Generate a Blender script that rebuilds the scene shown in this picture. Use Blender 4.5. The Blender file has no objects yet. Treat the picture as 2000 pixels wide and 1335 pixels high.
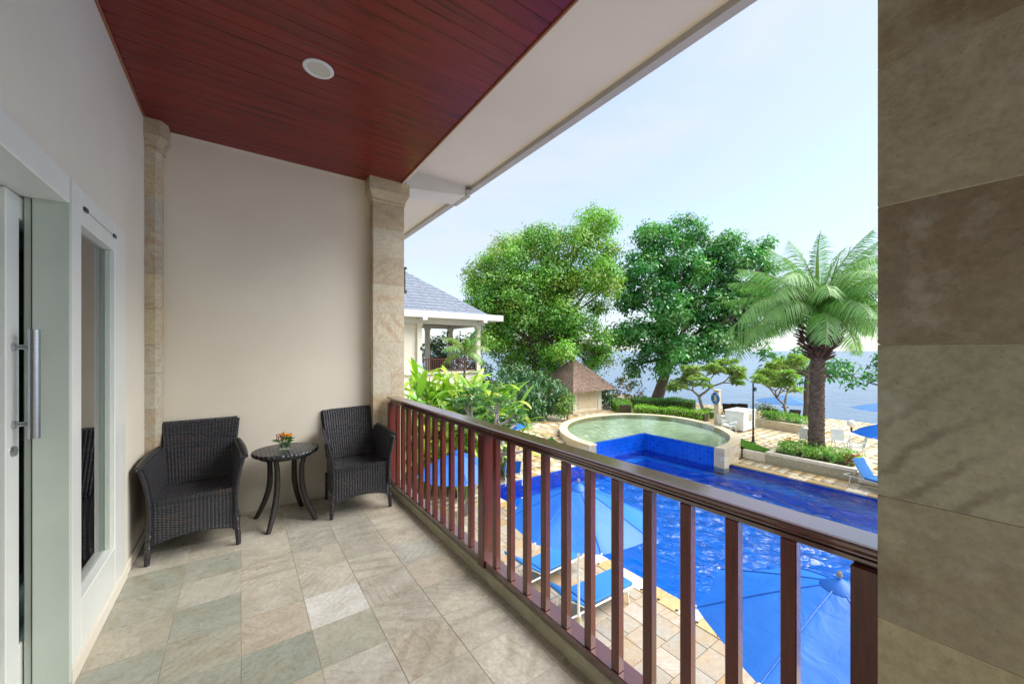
import bpy, math, random
import numpy as np
from mathutils import Vector, Matrix
R = math.radians
random.seed(7); rng = np.random.default_rng(11)
scene = bpy.context.scene
COL = scene.collection

# ---------------------------------------------------------------- camera
F, TH, HY, H = 745.0, R(35.4), 685.0, 1.453
S_, C_ = math.sin(TH), math.cos(TH)
cam_d = bpy.data.cameras.new('camera'); cam = bpy.data.objects.new('camera', cam_d); COL.objects.link(cam)
cam.location = (0, 0, H); cam.rotation_euler = (R(90), 0, -TH)
cam_d.sensor_width = 36; cam_d.lens = F / 2000 * 36
cam_d.shift_y = (HY - 667.5) / 2000
cam_d.clip_start = 0.02; cam_d.clip_end = 60000
scene.camera = cam

# ---------------------------------------------------------------- world + sun
SUN_EL, SUN_AZ = 50.0, 126.0         # azimuth: compass direction the light comes from (0 = +Y, 90 = +X)
w = bpy.data.worlds.new('World'); scene.world = w; w.use_nodes = True
nt = w.node_tree; nt.nodes.clear()
N = nt.nodes.new; LK = nt.links.new
out = N('ShaderNodeOutputWorld'); bg = N('ShaderNodeBackground'); sky = N('ShaderNodeTexSky')
sky.sky_type = 'NISHITA'; sky.sun_disc = False; sky.sun_elevation = R(SUN_EL); sky.sun_rotation = R(SUN_AZ)
sky.air_density = 1.0; sky.dust_density = 0.6; sky.ozone_density = 2.0
tc = N('ShaderNodeTexCoord'); mp = N('ShaderNodeMapping'); mp.inputs['Scale'].default_value = (1.0, 1.0, 3.2); mp.inputs['Rotation'].default_value = (0.2, 0.35, 0.6)
nz = N('ShaderNodeTexNoise'); nz.inputs['Scale'].default_value = 2.2; nz.inputs['Detail'].default_value = 7; nz.inputs['Roughness'].default_value = 0.55; nz.inputs['Distortion'].default_value = 0.6
rp = N('ShaderNodeValToRGB'); rp.color_ramp.elements[0].position = 0.34; rp.color_ramp.elements[0].color = (0.5,)*3 + (1,); rp.color_ramp.elements[1].position = 0.64; rp.color_ramp.elements[1].color = (0.97,)*3 + (1,)
mx = N('ShaderNodeMix'); mx.data_type = 'RGBA'
mx.inputs[7].default_value = (2.5, 2.72, 2.9, 1)      # thin bright overcast veil
LK(tc.outputs['Generated'], mp.inputs['Vector']); LK(mp.outputs[0], nz.inputs['Vector']); LK(nz.outputs['Fac'], rp.inputs['Fac'])
LK(rp.outputs['Color'], mx.inputs[0]); LK(sky.outputs[0], mx.inputs[6]); LK(mx.outputs[2], bg.inputs['Color'])
bg.inputs['Strength'].default_value = 0.13
LK(bg.outputs[0], out.inputs[0])
sun_d = bpy.data.lights.new('sun', 'SUN'); sun_d.energy = 3.4; sun_d.angle = R(58); sun_d.color = (1.0, 0.965, 0.91)
sun = bpy.data.objects.new('sun', sun_d); COL.objects.link(sun); sun.location = (10, -5, 30)
sdir = Vector((math.sin(R(SUN_AZ)) * math.cos(R(SUN_EL)), math.cos(R(SUN_AZ)) * math.cos(R(SUN_EL)), math.sin(R(SUN_EL))))
sun.rotation_euler = sdir.to_track_quat('Z', 'Y').to_euler()
scene.view_settings.view_transform = 'Standard'; scene.view_settings.look = 'None'
scene.view_settings.exposure = 1.34; scene.view_settings.gamma = 1
scene.view_settings.use_curve_mapping = False
scene.render.engine = 'CYCLES'
scene.cycles.max_bounces = 10; scene.cycles.diffuse_bounces = 6; scene.cycles.transparent_max_bounces = 12
scene.cycles.use_denoising = True
scene.cycles.sample_clamp_indirect = 6

# ---------------------------------------------------------------- pixel helpers (photo pixel -> point on a known level / plane)
def at(u, v, z):
    D = F * (H - z) / (v - HY); L = D * (u - 1000) / F
    return Vector((L * C_ + D * S_, -L * S_ + D * C_, z))
def atD(u, v, D):
    L = D * (u - 1000) / F
    return Vector((L * C_ + D * S_, -L * S_ + D * C_, H - D * (v - HY) / F))

# ---------------------------------------------------------------- materials
def newmat(name):
    m = bpy.data.materials.new(name); m.use_nodes = True
    return m, m.node_tree, m.node_tree.nodes['Principled BSDF']
def srgb(r, g, b):
    f = lambda c: (c / 255 / 12.92) if c / 255 <= 0.04045 else ((c / 255 + 0.055) / 1.055) ** 2.4
    return (f(r), f(g), f(b), 1)
def coords(t, scale=(1, 1, 1), objrand=True, space='Object'):
    c = t.nodes.new('ShaderNodeTexCoord'); m = t.nodes.new('ShaderNodeMapping'); m.inputs['Scale'].default_value = scale
    src = c.outputs[space]
    if objrand:
        oi = t.nodes.new('ShaderNodeObjectInfo'); ma = t.nodes.new('ShaderNodeVectorMath'); ma.operation = 'SCALE'
        ma.inputs[0].default_value = (13.7, 29.3, 7.1); t.links.new(oi.outputs['Random'], ma.inputs['Scale'])
        ad = t.nodes.new('ShaderNodeVectorMath'); t.links.new(src, ad.inputs[0]); t.links.new(ma.outputs[0], ad.inputs[1]); src = ad.outputs[0]
    t.links.new(src, m.inputs['Vector']); return m.outputs[0]
def ramp(t, fac, stops):
    r = t.nodes.new('ShaderNodeValToRGB'); e = r.color_ramp.elements
    while len(e) < len(stops): e.new(0.5)
    for i, (p, c) in enumerate(stops):
        e[i].position = p; e[i].color = tuple(c)[:3] + (1,)
    t.links.new(fac, r.inputs['Fac']); return r.outputs['Color']
def noise(t, vec, scale, detail=6, rough=0.55, dist=0):
    n = t.nodes.new('ShaderNodeTexNoise'); n.inputs['Scale'].default_value = scale; n.inputs['Detail'].default_value = detail
    n.inputs['Roughness'].default_value = rough; n.inputs['Distortion'].default_value = dist
    t.links.new(vec, n.inputs['Vector']); return n.outputs['Fac']
def mixc(t, fac, a, b, mode='MIX'):
    m = t.nodes.new('ShaderNodeMix'); m.data_type = 'RGBA'; m.blend_type = mode
    for s, v in ((0, fac), (6, a), (7, b)):
        if hasattr(v, 'node'): t.links.new(v, m.inputs[s])
        else: m.inputs[s].default_value = v if s == 0 else tuple(v)[:3] + (1,)
    return m.outputs[2]
def bump(t, p, height, strength, dist=0.01):
    b = t.nodes.new('ShaderNodeBump'); b.inputs['Strength'].default_value = strength; b.inputs['Distance'].default_value = dist
    t.links.new(height, b.inputs['Height']); t.links.new(b.outputs[0], p.inputs['Normal']); return b
def attr_col(t, name='tint'):
    a = t.nodes.new('ShaderNodeAttribute'); a.attribute_name = name; return a.outputs['Color']

def M(name, c1, c2=None, scale=4, rough=0.6, bmp=0.0, bscale=60, bdist=0.004, stretch=(1, 1, 1), metallic=0.0, coat=0.0, tint=False, spec=0.5, objrand=True, detail=6):
    m, t, p = newmat(name); vec = coords(t, stretch, objrand)
    c2 = c2 or tuple(x * 0.85 for x in c1[:3])
    col = ramp(t, noise(t, vec, scale, detail), [(0.3, c1), (0.7, c2)])
    if tint: col = mixc(t, 1.0, col, attr_col(t), 'MULTIPLY')
    t.links.new(col, p.inputs['Base Color'])
    p.inputs['Roughness'].default_value = rough; p.inputs['Metallic'].default_value = metallic
    p.inputs['Coat Weight'].default_value = coat; p.inputs['Coat Roughness'].default_value = 0.12
    p.inputs['Specular IOR Level'].default_value = spec
    if bmp: bump(t, p, noise(t, vec, bscale, 4), bmp, bdist)
    return m

def stone(name, ramp_a, ramp_b, vein, scale=3.0, wscale=5.0, rough=0.55, dist=6.0, veinamt=0.5, tint=False, rotrand=True, bmp=0.15):
    """sandstone: base blotches + wavy bedding bands, every block cut from another place of the bed"""
    m, t, p = newmat(name)
    c = t.nodes.new('ShaderNodeTexCoord'); oi = t.nodes.new('ShaderNodeObjectInfo')
    vr = t.nodes.new('ShaderNodeVectorRotate'); vr.rotation_type = 'EULER_XYZ'
    mu = t.nodes.new('ShaderNodeVectorMath'); mu.operation = 'SCALE'; mu.inputs[0].default_value = (17.0, 5.3, 31.0)
    t.links.new(oi.outputs['Random'], mu.inputs['Scale'])
    ad = t.nodes.new('ShaderNodeVectorMath'); t.links.new(c.outputs['Object'], ad.inputs[0]); t.links.new(mu.outputs[0], ad.inputs[1])
    if rotrand:
        mr = t.nodes.new('ShaderNodeVectorMath'); mr.operation = 'SCALE'; mr.inputs[0].default_value = (1.1, 2.3, 9.0)
        t.links.new(oi.outputs['Random'], mr.inputs['Scale']); t.links.new(mr.outputs[0], vr.inputs['Rotation'])
    t.links.new(ad.outputs[0], vr.inputs['Vector']); vec = vr.outputs[0]
    # per-stone base colour from a wide list
    wn = t.nodes.new('ShaderNodeTexWhiteNoise'); wn.noise_dimensions = '1D'; t.links.new(oi.outputs['Random'], wn.inputs['W'])
    basec = ramp(t, wn.outputs['Value'], ramp_a)
    blot = ramp(t, noise(t, vec, scale, 7, 0.6, 0.8), [(0.35, (0, 0, 0)), (0.68, (1, 1, 1))])
    col = mixc(t, blot, basec, mixc(t, 0.55, basec, ramp_b))
    wv = t.nodes.new('ShaderNodeTexWave'); wv.wave_type = 'BANDS'; wv.inputs['Scale'].default_value = wscale
    wv.inputs['Distortion'].default_value = dist; wv.inputs['Detail'].default_value = 4; wv.inputs['Detail Scale'].default_value = 0.9; wv.inputs['Detail Roughness'].default_value = 0.62
    t.links.new(vec, wv.inputs['Vector'])
    msk = t.nodes.new('ShaderNodeMath'); msk.operation = 'MULTIPLY'; msk.inputs[1].default_value = veinamt
    m2 = t.nodes.new('ShaderNodeMath'); m2.operation = 'MULTIPLY'
    vb = ramp(t, wv.outputs['Fac'], [(0.5, (0, 0, 0)), (0.95, (1, 1, 1))])
    nb = ramp(t, noise(t, vec, 1.6, 3), [(0.4, (0, 0, 0)), (0.62, (1, 1, 1))])
    t.links.new(vb, m2.inputs[0]); t.links.new(nb, m2.inputs[1]); t.links.new(m2.outputs[0], msk.inputs[0])
    col = mixc(t, msk.outputs[0], col, vein)
    wv2 = t.nodes.new('ShaderNodeTexWave'); wv2.wave_type = 'BANDS'; wv2.bands_direction = 'DIAGONAL'; wv2.inputs['Scale'].default_value = wscale * 3.1
    wv2.inputs['Distortion'].default_value = dist * 1.3; wv2.inputs['Detail'].default_value = 5; wv2.inputs['Detail Scale'].default_value = 0.7; wv2.inputs['Detail Roughness'].default_value = 0.55
    t.links.new(vec, wv2.inputs['Vector'])
    m3 = t.nodes.new('ShaderNodeMath'); m3.operation = 'MULTIPLY'; m4 = t.nodes.new('ShaderNodeMath'); m4.operation = 'MULTIPLY'; m4.inputs[1].default_value = veinamt * 0.7
    t.links.new(ramp(t, wv2.outputs['Fac'], [(0.72, (0, 0, 0)), (1.0, (1, 1, 1))]), m3.inputs[0]); t.links.new(ramp(t, noise(t, vec, 2.3, 2), [(0.46, (0, 0, 0)), (0.6, (1, 1, 1))]), m3.inputs[1]); t.links.new(m3.outputs[0], m4.inputs[0])
    col = mixc(t, m4.outputs[0], col, mixc(t, 0.5, vein, (0.12, 0.12, 0.13)))
    fine = ramp(t, noise(t, vec, 55, 4, 0.7), [(0.30, (0.80, 0.79, 0.77)), (0.62, (1.05, 1.05, 1.05))])
    mid_ = ramp(t, noise(t, vec, 13, 7, 0.7, 0.5), [(0.34, (0.86, 0.85, 0.83)), (0.62, (1.04, 1.04, 1.04))]); col = mixc(t, 1.0, col, mid_, 'MULTIPLY')
    col = mixc(t, 1.0, col, fine, 'MULTIPLY')
    if tint: col = mixc(t, 1.0, col, attr_col(t), 'MULTIPLY')
    if name == 'pillar_sandstone':
        pit = ramp(t, noise(t, vec, 90, 3, 0.75), [(0.28, (0.5, 0.47, 0.43)), (0.36, (1, 1, 1))]); col = mixc(t, 0.7, col, pit, 'MULTIPLY')
        frost = ramp(t, noise(t, vec, 6, 8, 0.72), [(0.55, (0, 0, 0)), (0.72, (0.5, 0.5, 0.5))]); col = mixc(t, frost, col, srgb(186, 188, 182))
    t.links.new(col, p.inputs['Base Color']); p.inputs['Roughness'].default_value = rough
    rr = ramp(t, noise(t, vec, 9, 5), [(0.3, (rough - 0.14,) * 3), (0.7, (rough + 0.12,) * 3)]); t.links.new(rr, p.inputs['Roughness'])
    bump(t, p, noise(t, vec, 38, 6, 0.65), bmp, 0.004)
    return m

MAT = {}
MAT['wall'] = M('painted_render', srgb(234, 227, 211), srgb(222, 213, 196), 0.9, 0.8, 0.4, 22, 0.002, objrand=False)
MAT['white'] = M('white_gloss_paint', srgb(238, 239, 233), srgb(230, 232, 226), 3, 0.32, 0.05, 30)
MAT['jamb'] = M('offwhite_paint', srgb(205, 213, 202), srgb(194, 204, 194), 3, 0.45, 0.08, 40)
MAT['seal'] = M('dark_rubber', (0.02, 0.022, 0.02), rough=0.6)
MAT['steel'] = M('brushed_steel', (0.55, 0.56, 0.6), (0.48, 0.49, 0.53), 8, 0.28, stretch=(1, 1, 30), metallic=1.0)
MAT['dark_steel'] = M('dark_metal', (0.05, 0.055, 0.05), rough=0.4, metallic=0.6)
MAT['orange_trim'] = M('varnished_bead', (0.34, 0.13, 0.05), (0.28, 0.10, 0.04), 12, 0.45)
MAT['soffit'] = M('soffit_render', srgb(222, 214, 202), srgb(214, 206, 194), 1.0, 0.75, 0.15, 90, 0.002, objrand=False)
MAT['fascia'] = M('fascia_paint', srgb(182, 178, 174), srgb(168, 164, 160), 3, 0.6)
MAT['beam'] = M('beam_paint', srgb(214, 212, 206), srgb(203, 200, 194), 2.5, 0.6, 0.1, 60)
MAT['cream'] = M('cream_render', srgb(222, 216, 200), srgb(212, 204, 186), 1.2, 0.8, 0.15, 80, objrand=False)
MAT['grout'] = M('floor_grout', srgb(196, 186, 160), srgb(170, 160, 134), 5, 0.9)
MAT['mortar'] = M('mortar', srgb(186, 178, 152), srgb(160, 152, 128), 9, 0.9, 0.3, 80)
MAT['tile'] = stone('floor_sandstone', [(0.0, srgb(205, 200, 185)), (0.2, srgb(213, 206, 189)), (0.4, srgb(195, 192, 181)), (0.6, srgb(217, 212, 199)), (0.8, srgb(205, 192, 173)), (1.0, srgb(193, 194, 185))],
                    srgb(174, 170, 158), srgb(158, 141, 117), 3.4, 3.0, 0.38, 5.0, 0.38)
MAT['tile_green'] = stone('floor_greenstone', [(0.0, srgb(174, 177, 163)), (0.35, srgb(187, 184, 169)), (0.7, srgb(167, 172, 159)), (1.0, srgb(197, 189, 171))],
                    srgb(152, 156, 145), srgb(157, 140, 108), 3.0, 2.6, 0.38, 5.0, 0.36)
MAT['tile_pale'] = stone('floor_palestone', [(0.0, srgb(229, 227, 222)), (1.0, srgb(226, 224, 216))], srgb(215, 213, 209), srgb(207, 201, 189), 4, 3, 0.45, 8, 0.35)
MAT['column'] = stone('column_sandstone', [(0.0, srgb(206, 198, 176)), (0.2, srgb(176, 176, 164)), (0.4, srgb(214, 204, 180)), (0.6, srgb(182, 166, 142)), (0.8, srgb(212, 196, 158)), (1.0, srgb(196, 190, 172))],
                      srgb(182, 172, 150), srgb(178, 136, 98), 3.2, 2.6, 0.6, 8.0, 0.4)
MAT['pillar'] = stone('pillar_sandstone', [(0.0, srgb(190, 182, 152)), (0.25, srgb(170, 167, 148)), (0.5, srgb(194, 182, 148)), (0.75, srgb(160, 152, 134)), (1.0, srgb(182, 175, 150))],
                      srgb(140, 134, 118), srgb(118, 98, 74), 3.0, 2.4, 0.42, 4.0, 0.7, rotrand=False, bmp=0.4)
def wood(name, a, b, c, stretch, rough, coat, scale=1.0, spec=0.5):
    m, t, p = newmat(name); vec = coords(t, stretch, True)
    n1 = noise(t, vec, 2.2 * scale, 5, 0.6, 0.4); n2 = noise(t, vec, 14 * scale, 6, 0.7)
    col = ramp(t, n1, [(0.28, a), (0.5, b), (0.72, c)])
    col = mixc(t, 0.5, col, ramp(t, n2, [(0.35, (0.45, 0.4, 0.4)), (0.62, (1, 1, 1))]), 'MULTIPLY')
    oi = t.nodes.new('ShaderNodeObjectInfo'); col = mixc(t, 1.0, col, ramp(t, oi.outputs['Random'], [(0, (0.84, 0.83, 0.83)), (1, (1.08, 1.08, 1.08))]), 'MULTIPLY')
    t.links.new(col, p.inputs['Base Color']); p.inputs['Roughness'].default_value = rough; p.inputs['Specular IOR Level'].default_value = spec
    p.inputs['Coat Weight'].default_value = coat; p.inputs['Coat Roughness'].default_value = 0.16
    bump(t, p, n2, 0.12, 0.002); return m
MAT['ceil_wood'] = wood('red_ceiling_plank', (0.16, 0.009, 0.007), (0.22, 0.013, 0.009), (0.05, 0.003, 0.003), (0.6, 13, 6), 0.30, 0.1, 1.2, 0.35)
MAT['rail_wood'] = wood('rail_hardwood_vertical', (0.10, 0.011, 0.007), (0.135, 0.017, 0.009), (0.055, 0.006, 0.004), (14, 14, 0.9), 0.27, 0.45)
MAT['rail_wood_y'] = wood('rail_hardwood_lengthwise', (0.085, 0.011, 0.008), (0.11, 0.016, 0.010), (0.05, 0.007, 0.005), (14, 0.9, 14), 0.25, 0.9)
MAT['blue_tile'] = None
def brickmat(name, c1, c2, mortar, size, rough, coord='Object', msize=0.012):
    m, t, p = newmat(name); vec = coords(t, (1, 1, 1), False, 'UV' if coord == 'UV' else 'Object')
    b = t.nodes.new('ShaderNodeTexBrick'); b.offset = 0; b.squash = 1
    b.inputs['Scale'].default_value = 1; b.inputs['Brick Width'].default_value = size; b.inputs['Row Height'].default_value = size; b.inputs['Mortar Size'].default_value = msize
    b.inputs['Color1'].default_value = c1; b.inputs['Color2'].default_value = c2; b.inputs['Mortar'].default_value = mortar; b.inputs['Bias'].default_value = 0
    t.links.new(vec, b.inputs['Vector'])
    n = noise(t, vec, 0.8, 4); col = mixc(t, 0.35, b.outputs['Color'], ramp(t, n, [(0.3, (0.6, 0.6, 0.6)), (0.7, (1.1, 1.1, 1.1))]), 'MULTIPLY')
    t.links.new(col, p.inputs['Base Color']); p.inputs['Roughness'].default_value = rough
    bump(t, p, b.outputs['Fac'], -0.3, 0.004); return m
MAT['blue_tile'] = brickmat('blue_pool_tile', (0.003, 0.075, 0.56, 1), (0.004, 0.11, 0.70, 1), (0.02, 0.17, 0.66, 1), 0.2, 0.2, 'UV', 0.006)
MAT['pool_floor'] = brickmat('blue_pool_floor', (0.003, 0.25, 0.76, 1), (0.004, 0.29, 0.86, 1), (0.01, 0.33, 0.86, 1), 0.25, 0.4, 'UV', 0.008)
MAT['green_stone'] = stone('wading_floor_stone', [(0, srgb(172, 190, 160)), (1, srgb(186, 200, 172))], srgb(98, 126, 84), srgb(236, 240, 228), 1.3, 0.9, 0.6, 9, 1.0, rotrand=False)
MAT['paving'] = stone('deck_paving', [(0.0, srgb(155, 153, 146)), (0.18, srgb(170, 162, 149)), (0.34, srgb(141, 143, 140)), (0.5, srgb(170, 145, 110)), (0.62, srgb(176, 170, 164)), (0.76, srgb(162, 136, 98)), (0.88, srgb(153, 151, 148)), (1.0, srgb(169, 157, 135))],
                      srgb(170, 145, 108), srgb(162, 124, 78), 2.6, 2.2, 0.7, 6, 0.45)
MAT['paving_t'] = stone('terrace_paving', [(0.0, srgb(212, 204, 188)), (1.0, srgb(212, 204, 188))], srgb(214, 190, 150), srgb(204, 168, 118), 1.2, 0.9, 0.7, 6, 0.35, tint=True, rotrand=False)
MAT['coping'] = stone('coping_stone', [(0.0, srgb(224, 212, 188)), (0.5, srgb(214, 206, 188)), (1.0, srgb(226, 206, 168))], srgb(206, 190, 160), srgb(206, 166, 112), 2.5, 2, 0.65, 6, 0.4)
MAT['coping_y'] = stone('yellow_coping_stone', [(0.0, srgb(190, 164, 112)), (0.5, srgb(197, 177, 134)), (1.0, srgb(180, 153, 103))], srgb(175, 145, 96), srgb(162, 118, 64), 2.5, 2, 0.65, 6, 0.4)
MAT['blockwall'] = stone('wall_block_stone', [(0.0, srgb(222, 210, 186)), (0.3, srgb(212, 198, 170)), (0.6, srgb(226, 216, 196)), (1.0, srgb(206, 186, 148))], srgb(204, 184, 150), srgb(196, 158, 108), 2.5, 2, 0.75, 6, 0.4)
MAT['pale_block'] = stone('pale_block_stone', [(0.0, srgb(242, 236, 222)), (0.4, srgb(236, 226, 206)), (0.8, srgb(246, 242, 232)), (1.0, srgb(234, 220, 192))], srgb(228, 214, 188), srgb(212, 186, 144), 2.5, 2, 0.75, 6, 0.3)
MAT['earth'] = M('earth', (0.06, 0.045, 0.03), (0.09, 0.07, 0.045), 3, 0.95, 0.5, 12, 0.02)
MAT['sand'] = M('beach_sand', (0.20, 0.18, 0.15), (0.15, 0.135, 0.115), 1.0, 0.95, 0.4, 8, 0.02)
MAT['grass_base'] = M('lawn_soil', (0.05, 0.11, 0.02), (0.035, 0.08, 0.015), 6, 0.9, 0.5, 40, 0.02)
MAT['blue_cloth'] = M('blue_canvas', (0.008, 0.12, 0.55), (0.010, 0.135, 0.58), 1.5, 0.75, 0.12, 400, 0.001)
MAT['blue_pad'] = M('blue_cushion', (0.012, 0.15, 0.42), (0.016, 0.17, 0.46), 2, 0.8, 0.2, 200, 0.001)
MAT['faded_cloth'] = M('faded_blue_canvas', (0.05, 0.17, 0.45), (0.06, 0.20, 0.48), 1.5, 0.8)
MAT['alu_white'] = M('white_metal', srgb(225, 226, 224), srgb(212, 214, 212), 4, 0.4)
MAT['plastic_white'] = M('white_plastic', srgb(226, 228, 226), srgb(216, 219, 217), 3, 0.45)
MAT['dark_weave'] = M('dark_wicker_weave', (0.022, 0.016, 0.014), (0.035, 0.026, 0.022), 30, 0.5, 0.5, 90)
MAT['bark'] = M('grey_bark', (0.16, 0.12, 0.10), (0.085, 0.065, 0.055), 3, 0.9, 0.8, 9, 0.05, stretch=(1, 1, 0.35))
MAT['bark_pale'] = M('pale_bark', (0.33, 0.29, 0.24), (0.2, 0.175, 0.15), 5, 0.85, 0.5, 14, 0.02)
MAT['palm_bark'] = M('palm_bark', (0.27, 0.19, 0.14), (0.08, 0.052, 0.04), 5, 0.95, 0.9, 10, 0.04, stretch=(1, 1, 2.0))
MAT['palm_boot'] = M('palm_leaf_base', (0.14, 0.065, 0.045), (0.06, 0.03, 0.022), 6, 0.9, 0.5, 20, 0.02)
MAT['thatch'] = M('thatch', (0.34, 0.25, 0.20), (0.17, 0.12, 0.095), 9, 0.95, 0.9, 30, 0.04, stretch=(1, 1, 0.5), tint=True)
MAT['shingle'] = M('grey_shingle', srgb(122, 131, 146), srgb(92, 100, 116), 5, 0.7, 0.3, 20, tint=False)
MAT['dark_wood'] = M('dark_brown_wood', (0.10, 0.028, 0.018), (0.06, 0.018, 0.012), 6, 0.5, stretch=(1, 1, 0.2))
MAT['lamp_globe'] = M('opal_globe', (0.82, 0.83, 0.83), (0.78, 0.79, 0.79), 2, 0.25)
MAT['lamp_green'] = M('green_black_paint', (0.012, 0.035, 0.028), (0.01, 0.025, 0.02), 5, 0.4)
MAT['buoy_blue'] = M('lifebuoy_blue', (0.01, 0.09, 0.30), (0.012, 0.11, 0.34), 6, 0.5)
MAT['pink'] = M('pink_float', (0.75, 0.10, 0.16), rough=0.5)
MAT['room_dark'] = M('room_wall', srgb(176, 176, 160), srgb(160, 160, 146), 1, 0.8)
MAT['room_floor'] = M('room_floor', (0.10, 0.08, 0.06), rough=0.4)
MAT['curtain'] = M('curtain_cloth', srgb(196, 206, 208), srgb(170, 184, 190), 3, 0.85)
MAT['light_face'] = M('ceiling_grille', srgb(206, 204, 186), srgb(196, 194, 176), 60, 0.6)
MAT['petal_yellow'] = M('yellow_petal', (0.85, 0.42, 0.01), (0.75, 0.30, 0.01), 20, 0.6)
MAT['petal_red'] = M('red_petal', (0.55, 0.06, 0.05), (0.65, 0.18, 0.15), 20, 0.6)
MAT['petal_white'] = M('white_petal', (0.75, 0.72, 0.62), (0.7, 0.6, 0.5), 20, 0.6)

def glassmat(name, tintc, refl=1.0, rough=0.0):
    m, t, p = newmat(name); t.nodes.remove(p)
    o = t.nodes['Material Output']; tr = t.nodes.new('ShaderNodeBsdfTransparent'); tr.inputs[0].default_value = tintc
    g = t.nodes.new('ShaderNodeBsdfGlossy'); g.inputs['Roughness'].default_value = rough
    fr = t.nodes.new('ShaderNodeFresnel'); fr.inputs['IOR'].default_value = 1.5
    ml = t.nodes.new('ShaderNodeMath'); ml.operation = 'MULTIPLY'; ml.inputs[1].default_value = refl; ml.use_clamp = True
    mxs = t.nodes.new('ShaderNodeMixShader'); t.links.new(fr.outputs[0], ml.inputs[0]); t.links.new(ml.outputs[0], mxs.inputs[0])
    t.links.new(tr.outputs[0], mxs.inputs[1]); t.links.new(g.outputs[0], mxs.inputs[2]); t.links.new(mxs.outputs[0], o.inputs['Surface'])
    return m
MAT['glass'] = glassmat('window_glass', (0.8, 0.88, 0.86, 1), 1.5)
MAT['vase_glass'] = glassmat('vase_glass', (0.9, 0.97, 0.93, 1), 1.5)

def clothmat(name, c, d):
    m, t, p = newmat(name); vec = coords(t, (1, 1, 1), True); t.nodes.remove(p); o = t.nodes['Material Output']
    col = ramp(t, noise(t, vec, 0.9, 5, 0.6), [(0.3, c), (0.7, d)]); b = t.nodes.new('ShaderNodeBump'); b.inputs['Strength'].default_value = 0.5; b.inputs['Distance'].default_value = 0.03
    t.links.new(noise(t, vec, 3.2, 4, 0.5, 1.2), b.inputs['Height'])
    df = t.nodes.new('ShaderNodeBsdfDiffuse'); tl = t.nodes.new('ShaderNodeBsdfTranslucent'); sh = t.nodes.new('ShaderNodeBsdfGlossy'); sh.inputs['Roughness'].default_value = 0.5
    for q in (df, tl): t.links.new(col, q.inputs[0]); t.links.new(b.outputs[0], q.inputs['Normal'])
    m1 = t.nodes.new('ShaderNodeMixShader'); m1.inputs[0].default_value = 0.25; m2 = t.nodes.new('ShaderNodeMixShader'); m2.inputs[0].default_value = 0.05
    t.links.new(df.outputs[0], m1.inputs[1]); t.links.new(tl.outputs[0], m1.inputs[2]); t.links.new(m1.outputs[0], m2.inputs[1]); t.links.new(sh.outputs[0], m2.inputs[2]); t.links.new(b.outputs[0], sh.inputs['Normal'])
    t.links.new(m2.outputs[0], o.inputs['Surface']); return m
MAT['blue_cloth'] = clothmat('parasol_canvas', (0.008, 0.13, 0.60), (0.02, 0.185, 0.68))
def watermat(name, tintc, scales, strength, dist, stretch=(1, 1, 1), rough=0.02):
    m, t, p = newmat(name); t.nodes.remove(p); vec = coords(t, stretch, False)
    o = t.nodes['Material Output']; tr = t.nodes.new('ShaderNodeBsdfTransparent'); tr.inputs[0].default_value = tintc
    g = t.nodes.new('ShaderNodeBsdfGlossy'); g.inputs['Roughness'].default_value = rough
    fr = t.nodes.new('ShaderNodeFresnel'); fr.inputs['IOR'].default_value = 1.33 if name != 'pool_water' else 1.55
    n1 = noise(t, vec, scales[0], 3, 0.5, 0.6); n2 = noise(t, vec, scales[1], 2, 0.5, 0.3)
    # calm and ruffled patches
    pt = ramp(t, noise(t, vec, 0.16, 2), [(0.40, (0.08,) * 3), (0.58, (1, 1, 1))])
    ad = t.nodes.new('ShaderNodeMath'); ad.operation = 'MULTIPLY_ADD'; ad.inputs[1].default_value = 0.3
    t.links.new(n2, ad.inputs[0]); t.links.new(n1, ad.inputs[2])
    mm = t.nodes.new('ShaderNodeMath'); mm.operation = 'MULTIPLY'; t.links.new(ad.outputs[0], mm.inputs[0]); t.links.new(pt, mm.inputs[1])
    b = t.nodes.new('ShaderNodeBump'); b.inputs['Strength'].default_value = strength; b.inputs['Distance'].default_value = dist
    t.links.new(mm.outputs[0], b.inputs['Height'])
    t.links.new(b.outputs[0], g.inputs['Normal']); t.links.new(b.outputs[0], fr.inputs['Normal'])
    mxs = t.nodes.new('ShaderNodeMixShader'); t.links.new(fr.outputs[0], mxs.inputs[0])
    t.links.new(tr.outputs[0], mxs.inputs[1]); t.links.new(g.outputs[0], mxs.inputs[2]); t.links.new(mxs.outputs[0], o.inputs['Surface'])
    return m
MAT['pool_water'] = watermat('pool_water', (0.6, 0.82, 0.98, 1), (3.0, 9.0), 0.7, 0.25, (1.25, 0.8, 1))
MAT['wading_water'] = watermat('wading_water', (0.86, 0.95, 0.9, 1), (3.0, 9.0), 0.6, 0.03)
def seamat():
    m, t, p = newmat('sea_water'); vec = coords(t, (0.6, 1, 1), False)
    n1 = noise(t, vec, 0.35, 5, 0.6, 0.5); n2 = noise(t, vec, 0.02, 3)
    col = ramp(t, n2, [(0.35, (0.05, 0.11, 0.20)), (0.65, (0.07, 0.14, 0.24))])
    t.links.new(col, p.inputs['Base Color']); p.inputs['Roughness'].default_value = 0.22; p.inputs['IOR'].default_value = 1.33
    bump(t, p, n1, 0.8, 0.5); return m
MAT['sea'] = seamat()

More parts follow.
